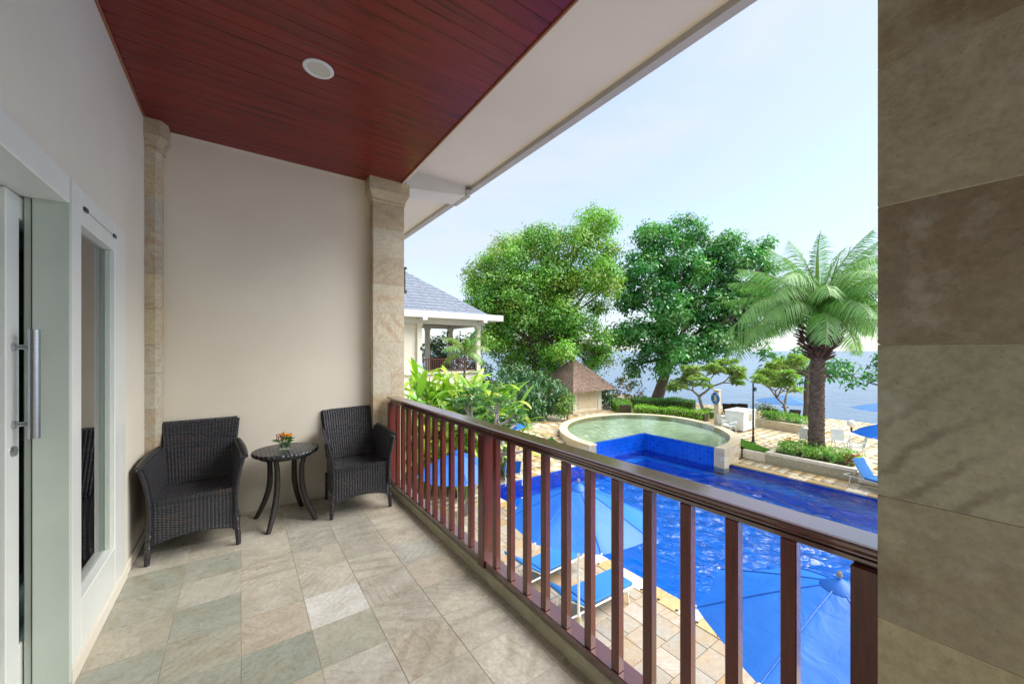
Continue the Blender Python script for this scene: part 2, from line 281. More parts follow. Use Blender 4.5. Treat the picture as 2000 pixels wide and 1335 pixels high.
def leafmat(name, trans=0.35, rough=0.45):
    m, t, p = newmat(name); t.nodes.remove(p); o = t.nodes['Material Output']
    c = attr_col(t)
    d = t.nodes.new('ShaderNodeBsdfDiffuse'); tl = t.nodes.new('ShaderNodeBsdfTranslucent'); gl = t.nodes.new('ShaderNodeBsdfGlossy')
    gl.inputs['Roughness'].default_value = rough; gl.inputs[0].default_value = (0.9, 0.95, 0.9, 1)
    t.links.new(c, d.inputs[0]); t.links.new(mixc(t, 1.0, c, (1.0, 1.15, 0.5), 'MULTIPLY'), tl.inputs[0])
    m1 = t.nodes.new('ShaderNodeMixShader'); m1.inputs[0].default_value = trans; t.links.new(d.outputs[0], m1.inputs[1]); t.links.new(tl.outputs[0], m1.inputs[2])
    m2 = t.nodes.new('ShaderNodeMixShader'); m2.inputs[0].default_value = 0.06; t.links.new(m1.outputs[0], m2.inputs[1]); t.links.new(gl.outputs[0], m2.inputs[2])
    t.links.new(m2.outputs[0], o.inputs['Surface']); return m
MAT['leaf'] = leafmat('leaf')
MAT['leaf_gloss'] = leafmat('glossy_leaf', 0.3, 0.3)

def wickermat():
    m, t, p = newmat('black_wicker'); uv = t.nodes.new('ShaderNodeTexCoord').outputs['UV']
    sp = t.nodes.new('ShaderNodeSeparateXYZ'); t.links.new(uv, sp.inputs[0])
    def mth(op, a, b=None, c=None):
        n = t.nodes.new('ShaderNodeMath'); n.operation = op
        for i, v in enumerate((a, b, c)):
            if v is None: continue
            if hasattr(v, 'node'): t.links.new(v, n.inputs[i])
            else: n.inputs[i].default_value = v
        return n.outputs[0]
    px_, py_ = 0.022, 0.0095
    ux = mth('DIVIDE', sp.outputs[0], px_); uy = mth('DIVIDE', sp.outputs[1], py_)
    row = mth('FLOOR', uy); par = mth('MODULO', mth('ABSOLUTE', row), 2.0)
    a = mth('SINE', mth('MULTIPLY', mth('ADD', ux, par), math.pi))           # over / under along the strand
    strand = mth('ABSOLUTE', mth('SINE', mth('MULTIPLY', uy, math.pi)))
    stake = mth('ABSOLUTE', mth('SINE', mth('MULTIPLY', ux, math.pi)))
    h = mth('ADD', mth('MULTIPLY', strand, mth('MULTIPLY_ADD', a, 0.5, 0.5)), mth('MULTIPLY', stake, 0.6))
    vr = t.nodes.new('ShaderNodeTexNoise'); vr.inputs['Scale'].default_value = 3.0; mpn = t.nodes.new('ShaderNodeMapping'); mpn.inputs['Scale'].default_value = (1.2, 45, 1)
    t.links.new(uv, mpn.inputs['Vector']); t.links.new(mpn.outputs[0], vr.inputs['Vector'])
    col = ramp(t, vr.outputs['Fac'], [(0.38, (0.018, 0.023, 0.034)), (0.52, (0.029, 0.031, 0.040)), (0.68, (0.075, 0.046, 0.036))])
    col = mixc(t, 1.0, col, ramp(t, h, [(0.1, (0.15, 0.15, 0.15)), (0.9, (1.5, 1.5, 1.5))]), 'MULTIPLY')
    t.links.new(col, p.inputs['Base Color']); p.inputs['Roughness'].default_value = 0.27
    p.inputs['Specular IOR Level'].default_value = 0.6
    bump(t, p, h, 0.9, 0.008); return m
MAT['wicker'] = wickermat()

MAT['rail_wood_y'].node_tree.nodes['Principled BSDF'].inputs['Coat IOR'].default_value = 2.0
MAT['rail_wood_y'].node_tree.nodes['Principled BSDF'].inputs['Coat Roughness'].default_value = 0.1
# ---------------------------------------------------------------- mesh helpers
from mathutils.geometry import tessellate_polygon
def flat_tris(poly):
    out = []
    for t in tessellate_polygon([[Vector((x, y, 0)) for x, y in poly]]):
        a, b, c = (poly[i] for i in t); t = tuple(t)
        out.append(t if (b[0]-a[0])*(c[1]-a[1]) - (b[1]-a[1])*(c[0]-a[0]) > 0 else t[::-1])
    return out
class MB:
    def __init__(s): s.v = []; s.f = []; s.uv = {}; s.smooth = False
    def add(s, vs, fs):
        k = len(s.v); s.v += [tuple(v) for v in vs]; s.f += [tuple(i + k for i in f) for f in fs]; return s
    def box(s, x0, x1, y0, y1, z0, z1, b=0.0):
        if b <= 0:
            return s.add([(x0, y0, z0), (x1, y0, z0), (x1, y1, z0), (x0, y1, z0), (x0, y0, z1), (x1, y0, z1), (x1, y1, z1), (x0, y1, z1)],
                         [(0, 3, 2, 1), (4, 5, 6, 7), (0, 1, 5, 4), (1, 2, 6, 5), (2, 3, 7, 6), (3, 0, 4, 7)])
        vs = []
        for z in (z0, z1):
            for (x, y) in ((x0, y0), (x1, y0), (x1, y1), (x0, y1)):
                sx = b if x == x0 else -b; sy = b if y == y0 else -b; sz = b if z == z0 else -b
                vs += [(x, y + sy, z + sz), (x + sx, y, z + sz), (x + sx, y + sy, z)]
        # chamfered box: 8 corners x 3 verts (x-face, y-face, z-face)
        i = lambda c, k: c * 3 + k
        f = [(i(0,2), i(3,2), i(2,2), i(1,2)), (i(4,2), i(5,2), i(6,2), i(7,2)), (i(0,1), i(1,1), i(5,1), i(4,1)), (i(1,0), i(2,0), i(6,0), i(5,0)),
             (i(2,1), i(3,1), i(7,1), i(6,1)), (i(3,0), i(0,0), i(4,0), i(7,0))]
        for a, c, k1, k2 in ((0,1,1,2),(1,2,0,2),(2,3,1,2),(3,0,0,2),(4,5,1,2),(5,6,0,2),(6,7,1,2),(7,4,0,2),(0,4,0,1),(1,5,0,1),(2,6,0,1),(3,7,0,1)):
            f.append((i(a,k1), i(c,k1), i(c,k2), i(a,k2)))
        for c in range(8): f.append((i(c,0), i(c,1), i(c,2)))
        return s.add(vs, f)
    def tube(s, pts, rad, n=10, cap=True):
        pts = [Vector(p) for p in pts]; m = len(pts); rad = rad if hasattr(rad, '__len__') else [rad] * m
        k = len(s.v); prev = None
        for j, p in enumerate(pts):
            d = (pts[min(j + 1, m - 1)] - pts[max(j - 1, 0)]).normalized()
            if prev is None: a = d.orthogonal().normalized()
            else: a = (prev - d * prev.dot(d)).normalized()
            prev = a; b = d.cross(a)
            for q in range(n):
                t = 2 * math.pi * q / n; s.v.append(tuple(p + (a * math.cos(t) + b * math.sin(t)) * rad[j]))
        for j in range(m - 1):
            for q in range(n):
                s.f.append((k + j * n + q, k + j * n + (q + 1) % n, k + (j + 1) * n + (q + 1) % n, k + (j + 1) * n + q))
        if cap:
            s.f.append(tuple(k + q for q in reversed(range(n)))); s.f.append(tuple(k + (m - 1) * n + q for q in range(n)))
        return s
    def lathe(s, prof, n=24, cx=0, cy=0):
        return s.tube([(cx, cy, z) for r, z in prof], [max(r, 1e-4) for r, z in prof], n) if all(prof[i][1] != prof[i+1][1] for i in range(len(prof)-1)) else s._lathe(prof, n, cx, cy)
    def _lathe(s, prof, n, cx, cy):
        k = len(s.v)
        for r, z in prof:
            for q in range(n): s.v.append((cx + r * math.cos(2*math.pi*q/n), cy + r * math.sin(2*math.pi*q/n), z))
        for j in range(len(prof) - 1):
            for q in range(n): s.f.append((k + j*n + q, k + j*n + (q+1) % n, k + (j+1)*n + (q+1) % n, k + (j+1)*n + q))
        s.f.append(tuple(k + q for q in reversed(range(n)))); s.f.append(tuple(k + (len(prof)-1)*n + q for q in range(n))); return s
    def prism(s, poly, z0, z1):
        n = len(poly); a = sum(poly[i][0]*poly[(i+1)%n][1]-poly[(i+1)%n][0]*poly[i][1] for i in range(n))
        if a < 0: poly = poly[::-1]
        vs = [(x, y, z0) for x, y in poly] + [(x, y, z1) for x, y in poly]
        if n > 8:
            tr = flat_tris(poly); return s.add(vs, [tuple(reversed(t)) for t in tr] + [tuple(i + n for i in t) for t in tr] + [(i, (i+1) % n, n + (i+1) % n, n + i) for i in range(n)])
        return s.add(vs, [tuple(reversed(range(n))), tuple(range(n, 2*n))] + [(i, (i+1) % n, n + (i+1) % n, n + i) for i in range(n)])
    def mesh(s, name, mat, smooth=False):
        me = bpy.data.meshes.new(name); me.from_pydata(s.v, [], s.f); me.update()
        if mat: me.materials.append(MAT[mat] if isinstance(mat, str) else mat)
        if smooth: me.polygons.foreach_set('use_smooth', [True] * len(me.polygons))
        return me
    def build(s, name, mat, parent=None, loc=None, smooth=False, auto=None):
        me = s.mesh(name, mat, smooth or auto is not None); o = link(name, me, parent, loc)
        if auto is not None: me.set_sharp_from_angle(angle=R(auto))
        return o
def link(name, data, parent=None, loc=None, rot=None, scale=None):
    o = bpy.data.objects.new(name, data); COL.objects.link(o)
    if parent is not None: o.parent = parent
    if loc is not None: o.location = loc
    if rot is not None: o.rotation_euler = rot
    if scale is not None: o.scale = (scale,) * 3 if not hasattr(scale, '__len__') else scale
    return o
def tag(o, label=None, cat=None, group=None, kind=None):
    for k, v in (('label', label), ('category', cat), ('group', group), ('kind', kind)):
        if v: o[k] = v
    return o
def thing(name, label, cat, loc=(0, 0, 0), rz=0, group=None):
    o = bpy.data.objects.new(name, None); COL.objects.link(o); o.location = loc; o.rotation_euler = (0, 0, rz); o.empty_display_size = 0.1
    return tag(o, label, cat, group)
def copy_tree(o, parent=None):
    c = o.copy(); COL.objects.link(c); c.parent = parent
    for ch in [x for x in o.children]: copy_tree(ch, c)
    return c
def box_uv(me):
    """UV in metres from the dominant face axis"""
    uvl = me.uv_layers.new(name='UVMap'); co = np.empty(len(me.vertices) * 3); me.vertices.foreach_get('co', co); co = co.reshape(-1, 3)
    for p in me.polygons:
        n = p.normal; ax = max(range(3), key=lambda i: abs(n[i]))
        for li in p.loop_indices:
            v = co[me.loops[li].vertex_index]
            uvl.data[li].uv = (v[1], v[2]) if ax == 0 else ((v[0], v[2]) if ax == 1 else (v[0], v[1]))
def np_mesh(name, V, T, cols, mat):
    """triangle mesh from arrays with a colour per vertex"""
    me = bpy.data.meshes.new(name); me.vertices.add(len(V)); me.vertices.foreach_set('co', V.astype(np.float32).ravel())
    me.loops.add(T.size); me.loops.foreach_set('vertex_index', T.astype(np.int32).ravel())
    k = T.shape[1]; me.polygons.add(len(T)); me.polygons.foreach_set('loop_start', np.arange(0, T.size, k, dtype=np.int32))
    me.polygons.foreach_set('loop_total', np.full(len(T), k, dtype=np.int32)); me.update(calc_edges=True)
    a = me.color_attributes.new('tint', 'FLOAT_COLOR', 'POINT'); c4 = np.ones((len(V), 4), np.float32); c4[:, :3] = cols; a.data.foreach_set('color', c4.ravel())
    me.materials.append(MAT[mat] if isinstance(mat, str) else mat); return me
def leaf_arrays(P, Dv, ln, wd, cols, fold=0.25, droop=0.15, nrm=None):
    """rhombic leaves: base P, direction Dv; two faces per leaf"""
    n = len(P); Dv = Dv / np.linalg.norm(Dv, axis=1, keepdims=True)
    r = rng.normal(size=(n, 3)) if nrm is None else nrm; side = np.cross(Dv, r); side /= np.linalg.norm(side, axis=1, keepdims=True) + 1e-9
    up = np.cross(side, Dv)
    if nrm is not None: fold = -fold * 0.6
    ln = np.asarray(ln).reshape(-1, 1) * np.ones((n, 1)); wd = np.asarray(wd).reshape(-1, 1) * np.ones((n, 1))
    mid = P + Dv * ln * 0.5
    tip = P + Dv * ln; tip[:, 2:3] -= droop * ln
    a = mid + side * wd * 0.5 + up * wd * fold; b = mid - side * wd * 0.5 + up * wd * fold
    V = np.stack([P, a, tip, b], 1).reshape(-1, 3); i = np.arange(n) * 4
    T = np.concatenate([np.stack([i, i + 1, i + 2], 1), np.stack([i, i + 2, i + 3], 1)])
    return V, T, np.repeat(cols, 4, axis=0)
def join_arrays(lst):
    V, T, Cc, k = [], [], [], 0
    for v, t, c in lst: V.append(v); T.append(t + k); Cc.append(c); k += len(v)
    return np.concatenate(V), np.concatenate(T), np.concatenate(Cc)
def rand_dirs(n, up=0.0):
    d = rng.normal(size=(n, 3)); d[:, 2] += up; return d / np.linalg.norm(d, axis=1, keepdims=True)
def blob_leaves(blobs, per_m2, leaf, width, palette, clump=0.55, nper=16, hang=0.0, shell=0.5, newgrowth=None, flat=0.75):
    """leaf clumps spread over and through ellipsoid blobs -> arrays"""
    out = []
    for (c, r) in blobs:
        ncl = max(3, int(per_m2 * 4 * math.pi * r * r / nper)); d = rand_dirs(ncl, 0.25)
        rad = r * (shell + (1 - shell) * rng.random(ncl) ** 0.45) * (1 + 0.16 * rng.normal(size=ncl))
        cc = np.array(c) + d * rad[:, None] * np.array([1, 1, 0.88])
        cid = rng.integers(0, len(palette), ncl); base = np.array(palette)[cid] * (0.8 + 0.4 * rng.random((ncl, 1)))
        if newgrowth is not None:
            k = rng.random(ncl) < newgrowth[0]; base[k] = np.array(newgrowth[1]) * (0.8 + 0.4 * rng.random((k.sum(), 1)))
        idx = np.repeat(np.arange(ncl), nper); n = len(idx)
        ld = rand_dirs(n, 0.2); off = ld * (clump * (0.25 + 0.75 * rng.random(n)))[:, None] * np.array([1, 1, flat])
        P = cc[idx] + off; nm = ld + 0.35 * d[idx] + np.array([0, 0, 0.45]) + 0.28 * rng.normal(size=(n, 3)); nm /= np.linalg.norm(nm, axis=1, keepdims=True)
        dv = np.cross(nm, rng.normal(size=(n, 3))) + 0.35 * ld + np.array([0, 0, -hang])
        col = base[idx] * (0.85 + 0.3 * rng.random((n, 1)))
        out.append(leaf_arrays(P, dv, leaf * (0.7 + 0.6 * rng.random(n)), width * (0.7 + 0.6 * rng.random(n)), col, nrm=nm))
    return join_arrays(out)

# ================================================================ BALCONY
ZL, ZW, ZT, ZR, ZS = -3.6, -3.7, -3.2, -2.84, -5.3     # pool deck, pool water, terrace, wading rim, sea
XW, YE, ZC = -0.61, 4.19, 3.25
YB = -2.6                                                # balcony end behind the camera

# floor with single tiles
fl = MB().box(XW - 0.18, 1.36, YB, YE + 0.2, -0.30, -0.0022).build('floor', 'grout'); tag(fl, 'grey beige sandstone tile floor of the balcony', kind='structure')
xs = [XW + 0.012, -0.3, 0.0, 0.3, 0.6, 0.9, 1.2, 1.256]; ys = [YB + 0.02] + [0.126 + 0.3 * k for k in range(-9, 14)] + [YE - 0.012]
tmesh = {}
for i in range(len(xs) - 1):
    for j in range(len(ys) - 1):
        wx, wy = xs[i + 1] - xs[i] - 0.0026, ys[j + 1] - ys[j] - 0.0026
        if wy < 0.02: continue
        key = (round(wx, 3), round(wy, 3)); mk = 'tile_green' if (i < 2 and random.random() < 0.7) or (i < 4 and random.random() < 0.12) else 'tile'
        if abs(xs[i] - 0.3) < 0.01 and abs(ys[j] - 2.226) < 0.01: mk = 'tile_pale'
        if (key, mk) not in tmesh: tmesh[(key, mk)] = MB().box(-wx / 2, wx / 2, -wy / 2, wy / 2, -0.003, 0, 0.0008).mesh('tile', mk)
        link('tile', tmesh[(key, mk)], fl, ((xs[i] + xs[i + 1]) / 2, (ys[j] + ys[j + 1]) / 2, random.uniform(-0.0004, 0.0004)))
kb = MB(); prof = [(1.257, -0.008), (1.257, 0.055), (1.263, 0.068), (1.278, 0.074), (1.362, 0.074), (1.362, -0.3)]
kb.add([(x, y, z) for y in (YB, YE - 0.14) for x, z in prof], [(i, i + 1, i + 7, i + 6) for i in range(5)] + [tuple(range(5, -1, -1)), tuple(range(6, 12)), (5, 0, 6, 11)])
tag(kb.build('kerb', 'mortar', smooth=False), 'rounded stone kerb under the balcony railing', kind='structure')

# walls
wl = MB().box(XW - 0.2, XW, YB, 0.75, 0, ZC + 0.1).box(XW - 0.2, XW, 3.425, 6.3, 0, ZC + 0.1).box(XW - 0.2, XW, 0.75, 3.425, 2.205, ZC + 0.1).build('wall_left', 'wall'); tag(wl, 'taupe rendered side wall with door opening', kind='structure')
we = MB().box(XW + 0.002, 1.40, YE, YE + 0.2, -0.3, ZC + 0.1).build('wall_end', 'wall'); tag(we, 'taupe rendered end wall of the balcony', kind='structure')
wb = MB().box(XW + 0.002, 1.36, YB - 0.2, YB, -0.3, ZC + 0.1).build('wall_back', 'wall'); tag(wb, 'taupe rendered wall closing the balcony', kind='structure')
MB().box(XW, XW + 0.012, 3.425, 4.05, 0.0, 0.075, 0.003).build('skirting', 'wall', wl)

# ceiling of planks
ce = MB().box(XW - 0.1, 1.405, YB - 0.2, YE + 0.2, ZC + 0.012, ZC + 0.12).build('ceiling', 'seal'); tag(ce, 'dark red varnished plank ceiling over the balcony', kind='structure')
pm = MB().box((XW + 0.0) - 0.4, 1.392 - 0.4, -0.0490, 0.0490, 0, 0.0115, 0.0045).mesh('plank', 'ceil_wood')
y = YB + 0.04
while y < YE:
    link('plank', pm, ce, (0.4, min(y, YE - 0.05), ZC - random.uniform(0, 0.0006))); y += 0.1
MB().box(1.392, 1.406, YB, YE, ZC - 0.012, ZC + 0.011, 0.002).build('edge_bead', 'orange_trim', ce)
MB().box(XW, XW + 0.014, YB, YE - 0.2, ZC - 0.014, ZC - 0.001, 0.002).build('edge_bead', 'orange_trim', ce)
MB().box(XW + 0.02, 1.06, YE - 0.010, YE, ZC - 0.012, ZC - 0.001, 0.002).build('edge_bead', 'wall', ce)
# eave: soffit, fascia, roof above
so = MB().box(1.407, 2.30, -6, 11, 3.44, 3.50).build('eave_soffit', 'soffit'); tag(so, 'painted grey beige soffit under the roof overhang', kind='structure')
MB().box(1.407, 1.43, YB - 0.2, YE, ZC - 0.005, 3.439).build('riser', 'soffit', so)
MB().box(2.262, 2.335, -6, 11, 3.395, 3.439).build('drip_board', 'fascia', so)
MB().box(2.301, 2.345, -6, 11, 3.4395, 3.56).build('fascia', 'fascia', so)
rf = MB().add([(2.36, -6, 3.561), (2.36, 11, 3.561), (-4, 11, 6.2), (-4, -6, 6.2), (2.36, -6, 3.62), (2.36, 11, 3.62), (-4, 11, 6.26), (-4, -6, 6.26)],
              [(0, 3, 2, 1), (4, 5, 6, 7), (0, 1, 5, 4), (2, 3, 7, 6), (1, 2, 6, 5), (3, 0, 4, 7)]).build('roof', 'shingle'); tag(rf, 'shingled roof over the balcony', kind='structure')
# building body below and behind
bw = MB().box(-8, 1.34, -6, 11, ZL - 0.4, -0.301).build('building_wall', 'cream'); tag(bw, 'cream rendered ground storey below the balcony', kind='structure')

# ceiling speaker
cs = thing('ceiling_speaker', 'round white ceiling speaker with a cream grille set in red planks', 'speaker', (0.403, 2.695, ZC))
MB()._lathe([(0.066, 0.0), (0.088, 0.0), (0.09, -0.004), (0.086, -0.008), (0.07, -0.009), (0.066, -0.004)], 40, 0, 0).build('rim', 'plastic_white', cs, smooth=False)
MB()._lathe([(0.0005, -0.0045), (0.0655, -0.0045), (0.0655, -0.001), (0.0005, -0.001)], 40, 0, 0).build('grille', 'light_face', cs)

# ---- stone columns
def capital(b, x0, x1, y0, y1, zt):
    lv = [(0.0, zt - 0.235), (0.012, zt - 0.228), (0.012, zt - 0.215), (0.004, zt - 0.208), (0.045, zt - 0.125), (0.045, zt)]
    k = len(b.v)
    for e, z in lv:
        b.v += [(x0 - e, y0 - e, z), (x1 + e, y0 - e, z), (x1 + e, y1, z), (x0 - e, y1, z)]
    for j in range(len(lv) - 1):
        for q in range(4): b.f.append((k + j*4 + q, k + j*4 + (q+1) % 4, k + (j+1)*4 + (q+1) % 4, k + (j+1)*4 + q))
    b.f.append((k + 3, k + 2, k + 1, k)); n = k + 4 * (len(lv) - 1); b.f.append((n, n+1, n+2, n+3)); return b
def column(name, label, x0, x1, y0, y1, zt, joints, mat, cap=True, split=()):
    o = thing(name, label, 'column', ((x0 + x1) / 2, (y0 + y1) / 2, 0)); ox, oy = (x0 + x1) / 2, (y0 + y1) / 2
    MB().box(x0 + 0.0014 - ox, x1 - 0.0014 - ox, y0 + 0.0014 - oy, y1 - oy, joints[0], joints[-1]).build('core', 'mortar', o)
    for i in range(len(joints) - 1):
        z0, z1 = joints[i] + 0.0007, joints[i + 1] - 0.0007; e = random.uniform(-0.001, 0.001)
        if i in split:
            xm = x0 + (x1 - x0) * 0.56
            MB().box(x0 - ox, xm - 0.001 - ox, y0 - oy, y1 + 0.004 - oy, z0, z1, 0.0009).build('stone', mat, o)
            MB().box(xm + 0.001 - ox, x1 - ox, y0 - oy, y1 + 0.004 - oy, z0, z1, 0.0009).build('stone', mat, o)
        else: MB().box(x0 + e - ox, x1 - ox, y0 + e - oy, y1 + 0.004 - oy, z0, z1, 0.0009).build('stone', mat, o)
    if cap: capital(MB(), x0 - ox, x1 - ox, y0 - oy, y1 - oy, zt).build('capital', mat, o)
    return o
column('stone_column', 'cream sandstone column with flared capital between end wall and railing', 1.118, 1.447, 4.06, 4.42, ZC - 0.001, [-0.008, 0.18, 0.46, 0.74, 0.99, 1.28, 1.55, 1.85, 2.15, 2.45, 2.74, 3.02], 'column', True, (4,))
pj = [-0.008, 0.29, 0.587, 0.885, 1.146, 1.467, 1.76, 2.055, 2.35, 2.65, 2.95, 3.249]
column('stone_pillar', 'big dark brown sandstone pillar standing where the railing ends', 1.112, 1.45, -0.14, 0.2085, ZC, pj, 'pillar', False)
# corner pilaster with chamfered edge
pl = thing('stone_pilaster', 'narrow sandstone pilaster with capital in the wall corner', 'pilaster', (-0.565, 4.12, 0))
zj = [-0.008, 0.2, 0.5, 0.78, 1.0, 1.28, 1.5, 1.78, 2.06, 2.38, 2.66, 2.9, 3.02]
for i in range(len(zj) - 1):
    MB().prism([(-0.044, -0.06), (0.016, -0.06), (0.05, -0.026), (0.05, 0.069), (-0.044, 0.069)], zj[i] + 0.001, zj[i + 1] - 0.001).build('stone', 'column', pl)
capb = MB(); lv = [(0, 3.02), (0.014, 3.03), (0.014, 3.045), (0.004, 3.052), (0.042, 3.125), (0.042, 3.249)]
for j, (e, z) in enumerate(lv): capb.v += [(-0.044, -0.06 - e, z), (0.016 + e * 0.9, -0.06 - e, z), (0.05 + e, -0.026 - e * 0.4, z), (0.05 + e, 0.069, z), (-0.044, 0.069, z)]
for j in range(len(lv) - 1):
    for q in range(5): capb.f.append((j*5+q, j*5+(q+1) % 5, (j+1)*5+(q+1) % 5, (j+1)*5+q))
capb.f += [(4, 3, 2, 1, 0), tuple(range(25, 30))]
capb.build('capital', 'column', pl)
# eave beam
bm = thing('eave_beam', 'pale painted bracket beam reaching from column to roof edge', 'beam', (1.5, 4.2, 3.25))
bb = MB(); bx_ = [(-0.03, -0.02, 0.19), (0.3, 0.02, 0.19), (0.7, 0.065, 0.19)]
for x, zb, zt in bx_: bb.v += [(x, -0.14, zb), (x, 0.19, zb), (x, 0.19, zt), (x, -0.14, zt)]
for j in range(2):
    for q in range(4): bb.f.append((j*4+q, j*4+(q+1) % 4, (j+1)*4+(q+1) % 4, (j+1)*4+q))
bb.f += [(3, 2, 1, 0), (8, 9, 10, 11)]; bb.build('shaft', 'beam', bm)
MB().box(0.701, 0.759, -0.16, 0.21, 0.055, 0.1445, 0.006).build('end_block', 'fascia', bm)

# outer wall lantern on the column's far side
ln_ = thing('wall_lantern', 'dark slatted lantern fixed on the outer side of the column', 'lantern', (1.452, 4.24, 2.10))
MB().box(0, 0.05, -0.07, 0.07, 0.03, 0.26, 0.004).build('body', 'dark_steel', ln_)
for k in range(5): MB().box(-0.0005, 0.062, -0.085, 0.085, 0.0 + k * 0.012 if k < 3 else 0.225 + k * 0.014, 0.006 + k * 0.012 if k < 3 else 0.232 + k * 0.014).build('slat', 'dark_steel', ln_)

# ---- railing
rl = thing('wooden_railing', 'dark red hardwood balustrade with moulded handrail along the balcony edge', 'railing', (1.30, 2.1, 0.074))
def rb(x0, x1, y0, y1, z0, z1, name, mat, b=0.003): return MB().box(x0 - 1.3, x1 - 1.3, y0 - 2.1, y1 - 2.1, z0 - 0.074, z1 - 0.074, b).build(name, mat, rl)
Y0, Y1 = 0.2125, 4.014
hp = [(1.258, 0.948), (1.248, 0.954), (1.243, 0.961), (1.243, 0.968), (1.247, 0.974), (1.256, 0.976), (1.35, 0.976), (1.359, 0.974), (1.363, 0.968), (1.363, 0.961), (1.358, 0.954), (1.348, 0.948)]
hb = MB(); n = len(hp)
hb.add([(x - 1.3, yy - 2.1, z - 0.074) for yy in (Y0, Y1) for x, z in hp], [(i, (i+1) % n, n + (i+1) % n, n + i) for i in range(n)] + [tuple(reversed(range(n))), tuple(range(n, 2*n))])
hb.build('handrail', 'rail_wood_y', rl)
rb(1.274, 1.332, Y0, Y1, 0.934, 0.9475, 'moulding', 'rail_wood_y', 0.002)
rb(1.269, 1.337, Y0, Y1, 0.918, 0.9335, 'top_rail', 'rail_wood_y', 0.002)
rb(1.262, 1.352, Y0, Y1, 0.0815, 0.12, 'bottom_rail', 'rail_wood_y', 0.004)
balm = MB().box(-0.0175, 0.0175, -0.02, 0.02, 0.1205 - 0.074, 0.9175 - 0.074, 0.0025).mesh('baluster', 'rail_wood')
POST = [(0.2125, 0.29), (2.072, 2.142), (3.944, 4.014)]
for a, b_ in POST: rb(1.25, 1.35, a, b_, 0.0745, 0.9175, 'post', 'rail_wood', 0.003)
yb = [0.43 + 0.1545 * k for k in range(11)]
for yy in [v for v in yb if v < 2.03] + [2.142 + 0.15 * k for k in range(1, 12)]:
    link('baluster', balm, rl, (1.287 - 1.3, yy - 2.1, 0))

# ---- window and sliding door on the left wall
wn = thing('fixed_window', 'white framed tall window pane beside the sliding door', 'window', (-0.62, 2.9, 0.0))
def wx(x0, x1, y0, y1, z0, z1, name, mat, par=wn, b=0.004): return MB().box(x0 + 0.62, x1 + 0.62, y0 - 2.9, y1 - 2.9, z0, z1, b).build(name, mat, par)
fr = wx(-0.68, -0.597, 2.455, 2.575, 0.078, 2.20, 'stile', 'white'); wx(-0.68, -0.597, 3.15, 3.40, 0.078, 2.20, 'stile', 'white')
wx(-0.68, -0.5975, 2.5755, 3.1495, 2.035, 2.20, 'top_rail', 'white'); wx(-0.68, -0.5975, 2.5755, 3.1495, 0.078, 0.31, 'bottom_rail', 'white')
wx(-0.645, -0.639, 2.574, 3.151, 0.309, 2.036, 'pane', 'glass', b=0)
for a in (2.5755, 3.1375): wx(-0.6388, -0.615, a, a + 0.012, 0.3105, 2.0345, 'glazing_bead', 'jamb', b=0.002)
wx(-0.61, -0.592, 2.455, 3.424, 0.0005, 0.0775, 'plinth', 'wall', b=0.004)
wx(-0.64, -0.602, 3.401, 3.424, 0.078, 2.204, 'surround', 'mortar', b=0.002)
for a in (2.60, 3.10): wx(-0.597, -0.590, a, a + 0.05, 2.105, 2.125, 'hinge', 'dark_steel', b=0.002)
MB().box(-0.0, 0.0012, -0.3, 0.27, 2.1145, 2.1155).build('sash_joint', 'seal', wn, (0.0229, 0, 0))
dj = thing('door_frame', 'off white painted frame around the open sliding door', 'door frame', (-0.66, 1.6, 0.0))
def jx(x0, x1, y0, y1, z0, z1, name, mat, b=0.003): return MB().box(x0 + 0.66, x1 + 0.66, y0 - 1.6, y1 - 1.6, z0, z1, b).build(name, mat, dj)
jx(-0.705, -0.5972, 2.432, 2.4545, 0.028, 2.20, 'jamb', 'jamb'); jx(-0.728, -0.7055, 2.44, 2.4545, 0.028, 2.12, 'stop', 'jamb'); jx(-0.7055, -0.7035, 2.4295, 2.4318, 0.03, 2.08, 'seal', 'seal', 0)
jx(-0.80, -0.5975, 0.752, 2.4315, 2.085, 2.2, 'head', 'white'); jx(-0.80, -0.5975, 0.752, 0.80, 0.028, 2.0845, 'jamb', 'white')
jx(-0.81, -0.598, 0.752, 2.4545, 0.0005, 0.027, 'sill', 'tile')
sd = thing('sliding_door', 'white sliding door leaf with long steel pull handle and dark glass', 'door', (-0.735, 2.7, 0.028))
def sx(x0, x1, y0, y1, z0, z1, name, mat, b=0.003, par=sd): return MB().box(x0 + 0.735, x1 + 0.735, y0 - 2.7, y1 - 2.7, z0 - 0.028, z1 - 0.028, b).build(name, mat, par)
sx(-0.772, -0.732, 2.309, 2.415, 0.0285, 2.08, 'stile', 'white'); sx(-0.772, -0.732, 3.2, 3.3, 0.0285, 2.08, 'stile', 'white')
sx(-0.7715, -0.7325, 2.4155, 3.1995, 0.0285, 0.26, 'bottom_rail', 'white'); sx(-0.7715, -0.7325, 2.4155, 3.1995, 1.99, 2.08, 'top_rail', 'white')
sx(-0.755, -0.749, 2.414, 3.2, 0.2595, 1.9905, 'pane', 'glass', 0)
hd = MB().tube([(0.058, -0.34, 1.075), (0.058, -0.34, 1.51)], 0.0175, 20).build('handle', 'steel', sd, auto=40)
for z in (1.135, 1.44): MB().tube([(0.0032, -0.34, z), (0.012, -0.34, z), (0.0122, -0.34, z), (0.05, -0.34, z)], [0.015, 0.015, 0.0095, 0.0095], 14).build('standoff', 'steel', hd, auto=40)
MB().tube([(0.0031, -0.34, 1.03), (0.012, -0.34, 1.03)], [0.021, 0.019], 18).build('lock_cylinder', 'steel', sd, auto=40)
sd2 = thing('door_leaf', 'grey green edged inner door leaf with a dark lock plate', 'door', (-0.80, 1.75, 0.028))
